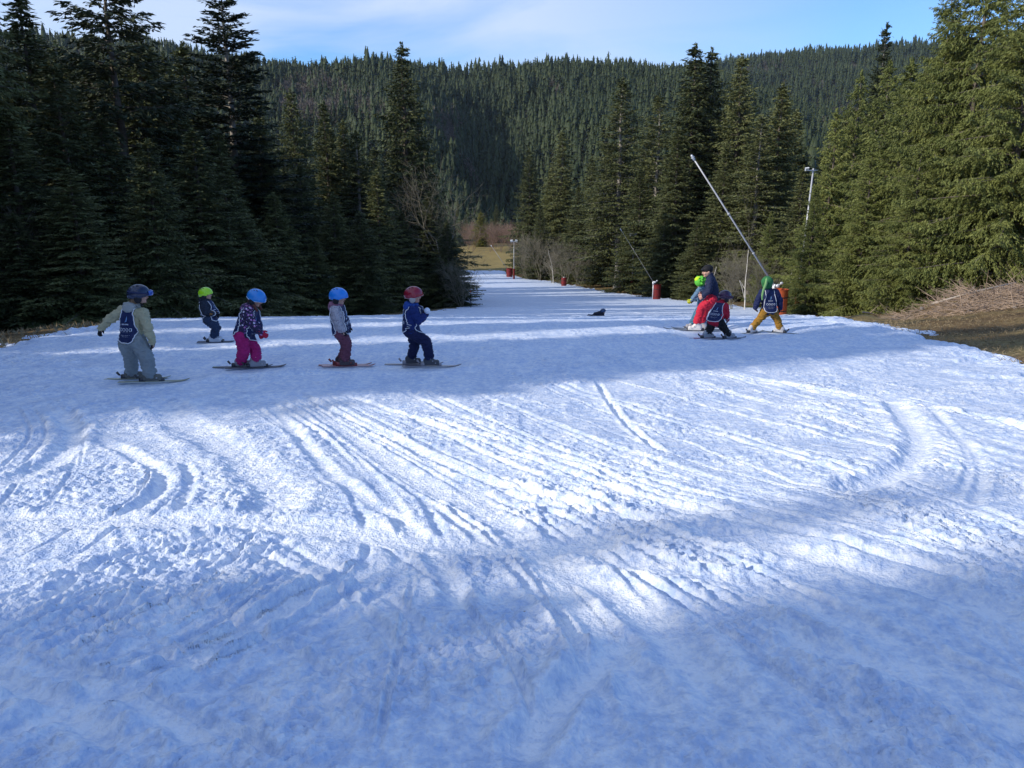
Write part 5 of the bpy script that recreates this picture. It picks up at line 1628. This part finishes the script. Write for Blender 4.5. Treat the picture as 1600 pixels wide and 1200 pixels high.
def build_people():
    gp = 'children in line across the slope'; gq = 'group by the right edge of the piste'
    # khaki child
    person({'head': (218, 461, 0), 'neck': (207.5, 478.5, 0), 'pel': (207, 529, 0), 'shL': (191, 487, .03), 'shR': (224, 490, -.07),
            'elL': (171, 499, .03), 'wrL': (158.5, 511.5, .0), 'haL': (155.5, 521, -.01), 'elR': (231, 513, -.10), 'wrR': (237.5, 533, -.08), 'haR': (239, 545, -.06),
            'hipL': (199.5, 533, .06), 'hipR': (214.5, 533, -.05), 'knL': (204.5, 558, .10), 'knR': (229, 559, -.08), 'anL': (206, 583, .16), 'anR': (234.5, 587, -.06)},
           (222, 597), 'child in pale khaki jacket and grey trousers, arms spread, dark blue helmet with goggles',
           dict(face=76, hyaw=22, hpitch=-8, helmet=(.012, .022, .06), trim=(.02, .03, .08), goggles=((.02, .03, .09), (.03, .10, .42), .30), hair=('long', (.22, .14, .08)), jacket=cloth((.46, .42, .26)), hood=cloth((.36, .38, .36)), trousers=cloth((.27, .30, .30)), boots=(.12, .115, .09), ski=(.42, .42, .30), skis=(('L', 6, .06), ('R', 9, .05)), skiL=.95, bib=1, fat=1.04, leg=1.2, gloves=(.012, .013, .02), curl=.3, group=gp, hem=.02))
    # neon helmet child
    person({'head': (322, 459.5, 0), 'neck': (321.5, 469, 0), 'pel': (327.5, 499, 0), 'shL': (327, 473.5, .12), 'shR': (318, 474, -.10),
            'elL': (333, 483, .14), 'wrL': (338, 490, .04), 'haL': (341, 494, .02), 'elR': (321, 485, -.16), 'wrR': (331, 490, -.12), 'haR': (337, 493, -.08),
            'knL': (338.5, 511, .09), 'knR': (336.5, 512, -.05), 'anL': (335, 526, .10), 'anR': (334, 527.5, -.04)},
           (336, 536), 'child with yellow-green helmet and dark jacket standing farthest back before the trees',
           dict(face=5, hyaw=2, helmet=(.45, .85, .02), trim=(.45, .85, .02), hR=.115, jacket=cloth((.022, .03, .05)), cuffc=cloth((.25, .12, .03)), hood=cloth((.02, .025, .04)), trousers=cloth((.025, .045, .09)), boots=(.62, .62, .64), ski=(.10, .11, .15), skis=(('L', 6, .04), ('R', 4, .04)), skiL=.74, bib=1, fat=.98, gloves=(.02, .02, .03), group=gp))
    # pink trousers child
    person({'head': (401, 466.5, 0), 'neck': (390.5, 480.5, 0), 'pel': (379, 522, 0), 'shL': (396, 484.5, .11), 'shR': (386.5, 487, -.11),
            'elL': (402, 503, .14), 'wrL': (405, 517, .10), 'haL': (409, 526, .08), 'elR': (394.5, 507, -.15), 'wrR': (406, 519, -.13), 'haR': (415, 524.5, -.12),
            'hipL': (381, 523, .06), 'hipR': (377, 524, -.06), 'knL': (399, 545, .08), 'knR': (380.5, 548, -.08), 'anL': (399.5, 564.5, .02), 'anR': (377, 566, .06)},
           (388, 576), 'child in bright pink trousers and dotted purple jacket, leaning forward, blue helmet, red mitten',
           dict(face=12, hyaw=-5, hpitch=-32, helmet=(.03, .27, .72), trim=(.55, .70, .80), hair=('plaits', (.13, .045, .03)), jacket=dotted((.025, .018, .06), ((.55, .22, .50), (.70, .62, .75), (.16, .07, .26))), hood=dotted((.06, .03, .10), ((.45, .18, .38), (.5, .4, .5), (.2, .07, .2))), trousers=cloth((.46, .018, .15)), boots=(.30, .30, .32), ski=(.10, .09, .11), skis=(('R', 7, .02), ('L', 17, .0)), skiL=.92, bib=1, leg=1.08, gloves=((.5, .02, .06), (.52, .02, .06)), gl=1.1, curl=.35, group=gp))
    # mauve trousers child
    person({'head': (529.5, 464, 0), 'neck': (526, 477.5, 0), 'pel': (532, 518, 0), 'shL': (531.5, 482, .11), 'shR': (524, 484, -.11),
            'elL': (538, 498, .14), 'wrL': (543.5, 510, .10), 'haL': (545, 518, .08), 'elR': (527, 502, -.16), 'wrR': (535, 515.5, -.14), 'haR': (539, 525, -.12),
            'hipL': (534, 520, .05), 'hipR': (532, 520, -.05), 'knL': (541.5, 538, .07), 'knR': (542, 539.5, -.05), 'anL': (534, 560, .09), 'anR': (539.5, 563.5, -.02)},
           (541, 573), 'upright child in mauve trousers and white sleeved jacket, bright blue helmet',
           dict(face=6, hyaw=-4, hpitch=-10, helmet=(.02, .25, .78), trim=(.03, .28, .75), jacket=dotted((.46, .43, .46), ((.35, .32, .36), (.55, .5, .52), (.3, .26, .3)), 40.), hood=cloth((.30, .13, .19)), trousers=cloth((.17, .055, .085)), boots=(.055, .03, .035), buckle=(.5, .1, .08), ski=(.34, .10, .10), bind=(.25, .03, .03), skis=(('L', 5, .06), ('R', 4, .06)), skiL=.85, bib=1, leg=.98, gloves=(.015, .015, .02), group=gp, fat=.95))
    # red helmet child
    def ball(j, root, O):
        m = MB(); m.ball(j['haR'] + Vector((.015, -.02, .03)), .045); o = m.build('snowball', M['snow']); o.location = O
        tag(o, 'snowball held in the dark gloves under the red helmet', 'snowball')
    person({'head': (647, 462, 0), 'neck': (644, 477, 0), 'pel': (641.5, 515, 0), 'shL': (651, 482, .11), 'shR': (646.5, 485, -.11),
            'elL': (658, 498, .13), 'wrL': (664, 492, .06), 'haL': (668, 487.5, .02), 'elR': (654, 501, -.15), 'wrR': (662, 494.5, -.10), 'haR': (666, 488.5, -.06),
            'hipL': (645, 517, .05), 'hipR': (641, 518, -.06), 'knL': (648, 538, .10), 'knR': (666, 534.5, -.06), 'anL': (643, 558, .14), 'anR': (671.5, 560, -.04)},
           (655, 573), 'child in royal blue hooded jacket, hands raised in front, dark red helmet',
           dict(face=14, hyaw=2, hpitch=-6, helmet=(.30, .008, .025), trim=(.35, .22, .22), pad=(.45, .42, .40), jacket=cloth((.012, .030, .15)), hood=cloth((.02, .075, .33)), trousers=cloth((.010, .014, .06)), boots=(.05, .05, .06), buckle=(.35, .35, .38), ski=(.16, .14, .16), bind=(.3, .28, .3), skis=(('L', 2, .04), ('R', 0, .03)), skiL=.95, bib=1, gloves=(.012, .012, .03), curl=.9, group=gp, held=ball, hem=.0))
    # instructor
    person({'head': (1105.5, 423.5, 0), 'neck': (1109.5, 433, 0), 'pel': (1114.5, 466.5, 0), 'shL': (1109.5, 438.5, -.17), 'shR': (1112, 437, .17),
            'elL': (1108, 454, -.24), 'wrL': (1100, 461.5, -.20), 'haL': (1093.5, 465.5, -.16), 'elR': (1106, 452, .2), 'wrR': (1098, 459, .12), 'haR': (1092, 462, .08),
            'hipL': (1112, 468, -.12), 'hipR': (1116, 468, .12), 'knL': (1096.5, 481, -.14), 'knR': (1102, 482, .14), 'anL': (1088.5, 504.5, -.10), 'anR': (1096, 503, .16)},
           (1090, 517), 'bending adult in black cap, navy sweater and bright red ski trousers',
           dict(face=178, hyaw=182, hpitch=-12, sc=1.36, hr=.092, cap=(.012, .012, .015), hair=('short', (.03, .02, .015)), jacket=cloth((.014, .022, .06)), trousers=cloth((.52, .018, .045)), boots=(.62, .60, .58), ski=(.05, .05, .06), skis=(('L', 172, .08), ('R', 176, .1)), skiL=1.5, gloves=(.52, .30, .24), barehands=1, group=gq, leg=.86, fat=.88, fold=.6, depth=None))
    # child with green spiky cover
    person({'head': (1094, 441, 0), 'neck': (1096, 450, 0), 'pel': (1098, 475, 0), 'shL': (1093, 453.5, -.10), 'shR': (1098, 453, .10),
            'elL': (1088, 461, -.14), 'wrL': (1081, 468, -.12), 'haL': (1075.5, 474, -.10), 'elR': (1091, 462, .12), 'wrR': (1085, 468, .12), 'haR': (1080, 471, .1),
            'knL': (1089, 490, -.06), 'knR': (1097, 490, .07), 'anL': (1081.5, 506, -.04), 'anR': (1099, 505.5, .1)},
           (1085, 514), 'child in blue-grey jacket with neon green tufted helmet cover, beside the adult',
           dict(face=188, hyaw=192, hpitch=-20, spikes=(.12, .52, .06), spikes2=(.55, .80, .03), jacket=cloth((.11, .20, .31)), trousers=cloth((.055, .16, .24)), boots=(.35, .34, .36), ski=(.08, .09, .10), skis=(('L', 170, .05), ('R', 176, .05)), skiL=.9, gloves=((.62, .66, .03), (.05, .05, .05)), gl=1.15, group=gq))
    # red jacket child
    person({'head': (1133, 464.5, .08), 'neck': (1128, 474, .05), 'pel': (1117, 501, 0), 'shL': (1122.5, 476, .07), 'shR': (1133, 479, -.04),
            'elL': (1117, 487, .18), 'wrL': (1122, 495, .26), 'haL': (1126, 498, .32), 'elR': (1135.5, 489, -.02), 'wrR': (1136.5, 498, .05), 'haR': (1137, 504, .08),
            'knL': (1110.5, 512, .04), 'knR': (1131, 511.5, -.04), 'anL': (1105, 521.5, .02), 'anR': (1139, 524, -.04)},
           (1122, 530), 'crouching child in red jacket and black trousers, dark purple helmet, legs apart',
           dict(face=50, hyaw=20, hpitch=-18, helmet=(.05, .015, .05), trim=(.06, .03, .06), goggles=((.10, .04, .09), (.02, .02, .03), .25), jacket=cloth((.46, .015, .04)), cuffc=cloth((.6, .6, .62)), trousers=cloth((.012, .012, .014)), boots=(.30, .31, .34), ski=(.07, .09, .16), skis=(('L', 12, .02), ('R', 24, .02)), skiL=.9, bib=1, gloves=(.4, .4, .42), group=gq, fold=1.0))
    # bobble hat child
    person({'head': (1198.5, 442.5, 0), 'neck': (1201, 452.5, 0), 'pel': (1202, 484, 0), 'shL': (1191, 457, .02), 'shR': (1212, 457, -.02),
            'elL': (1184, 470, -.03), 'wrL': (1180.5, 480.5, .0), 'haL': (1182, 487.5, .03), 'elR': (1218.5, 470, -.03), 'wrR': (1219, 481.5, .0), 'haR': (1217, 489, .03),
            'hipL': (1196.5, 486, 0), 'hipR': (1207.5, 486, 0), 'knL': (1186.5, 499, .05), 'knR': (1214, 498.5, .05), 'anL': (1174.5, 513, 0), 'anR': (1219.5, 513.5, 0)},
           (1198, 521), 'child seen from behind, legs wide, green knitted hat, navy jacket, mustard trousers',
           dict(face=90, hyaw=90, hpitch=-8, bobble=((.035, .17, .06), ((1198, 434.5, -.05), (1197, 443, -.15), (1193, 453, -.17), (1191, 462, -.16), (1191, 469, -.15))), tailc=(.22, .42, .16), jacket=cloth((.010, .018, .075)), trousers=cloth((.30, .155, .02)), boots=(.5, .5, .52), ski=(.12, .14, .16), skis=(('L', 38, .0), ('R', 132, .0)), skiL=.9, bib=1, gloves=(.02, .02, .04), group=gq, fat=1.08))
    # fallen child
    person({'head': (942.5, 486.6, 0), 'neck': (940.5, 489.6, 0), 'pel': (931, 492.6, .15), 'shL': (939, 491, .12), 'shR': (941.5, 491, -.10),
            'elL': (940.5, 493.8, .18), 'wrL': (943.5, 494.8, .2), 'haL': (946, 495.2, .2), 'elR': (941.5, 494, -.16), 'wrR': (944.5, 495, -.18), 'haR': (947, 495.4, -.18),
            'knL': (926, 494, .42), 'knR': (925, 494.4, .0), 'anL': (921.5, 494, .6), 'anR': (920, 494.6, .1)},
           (937, 497), 'small dark-clothed child lying propped on the arms in the middle of the piste',
           dict(face=0, hyaw=-10, hpitch=0, helmet=(.015, .05, .14), hR=.125, trim=(.015, .05, .14), jacket=cloth((.014, .016, .03)), trousers=cloth((.014, .016, .026)), boots=(.04, .04, .05), ski=(.05, .05, .06), skis=(('L', 20, .0), ('R', 5, .0)), skiL=.85, gloves=(.02, .02, .03), fat=1.25))

build_people()
build_snow()
build_forest()
build_trees()
build_bare()
build_props()

# ------------------------------------------------------------------ air between here and the hills
def build_haze():
    m = MB(); m.box((0, 850, 75), (3800, 2700, 330)); me = m.mesh('haze', False)
    mt = bpy.data.materials.new('haze'); mt.use_nodes = True; nt = mt.node_tree; nt.nodes.clear()
    o_ = nt.nodes.new('ShaderNodeOutputMaterial'); v = nt.nodes.new('ShaderNodeVolumePrincipled')
    v.inputs['Color'].default_value = (.74, .84, 1.0, 1); v.inputs['Density'].default_value = HAZE; v.inputs['Anisotropy'].default_value = .3
    nt.links.new(v.outputs['Volume'], o_.inputs['Volume'])
    o = link('haze', me, mt); tag(o, 'thin blue air between the piste and the hills', 'haze', kind='stuff')
HAZE = .00005
if HAZE: build_haze()
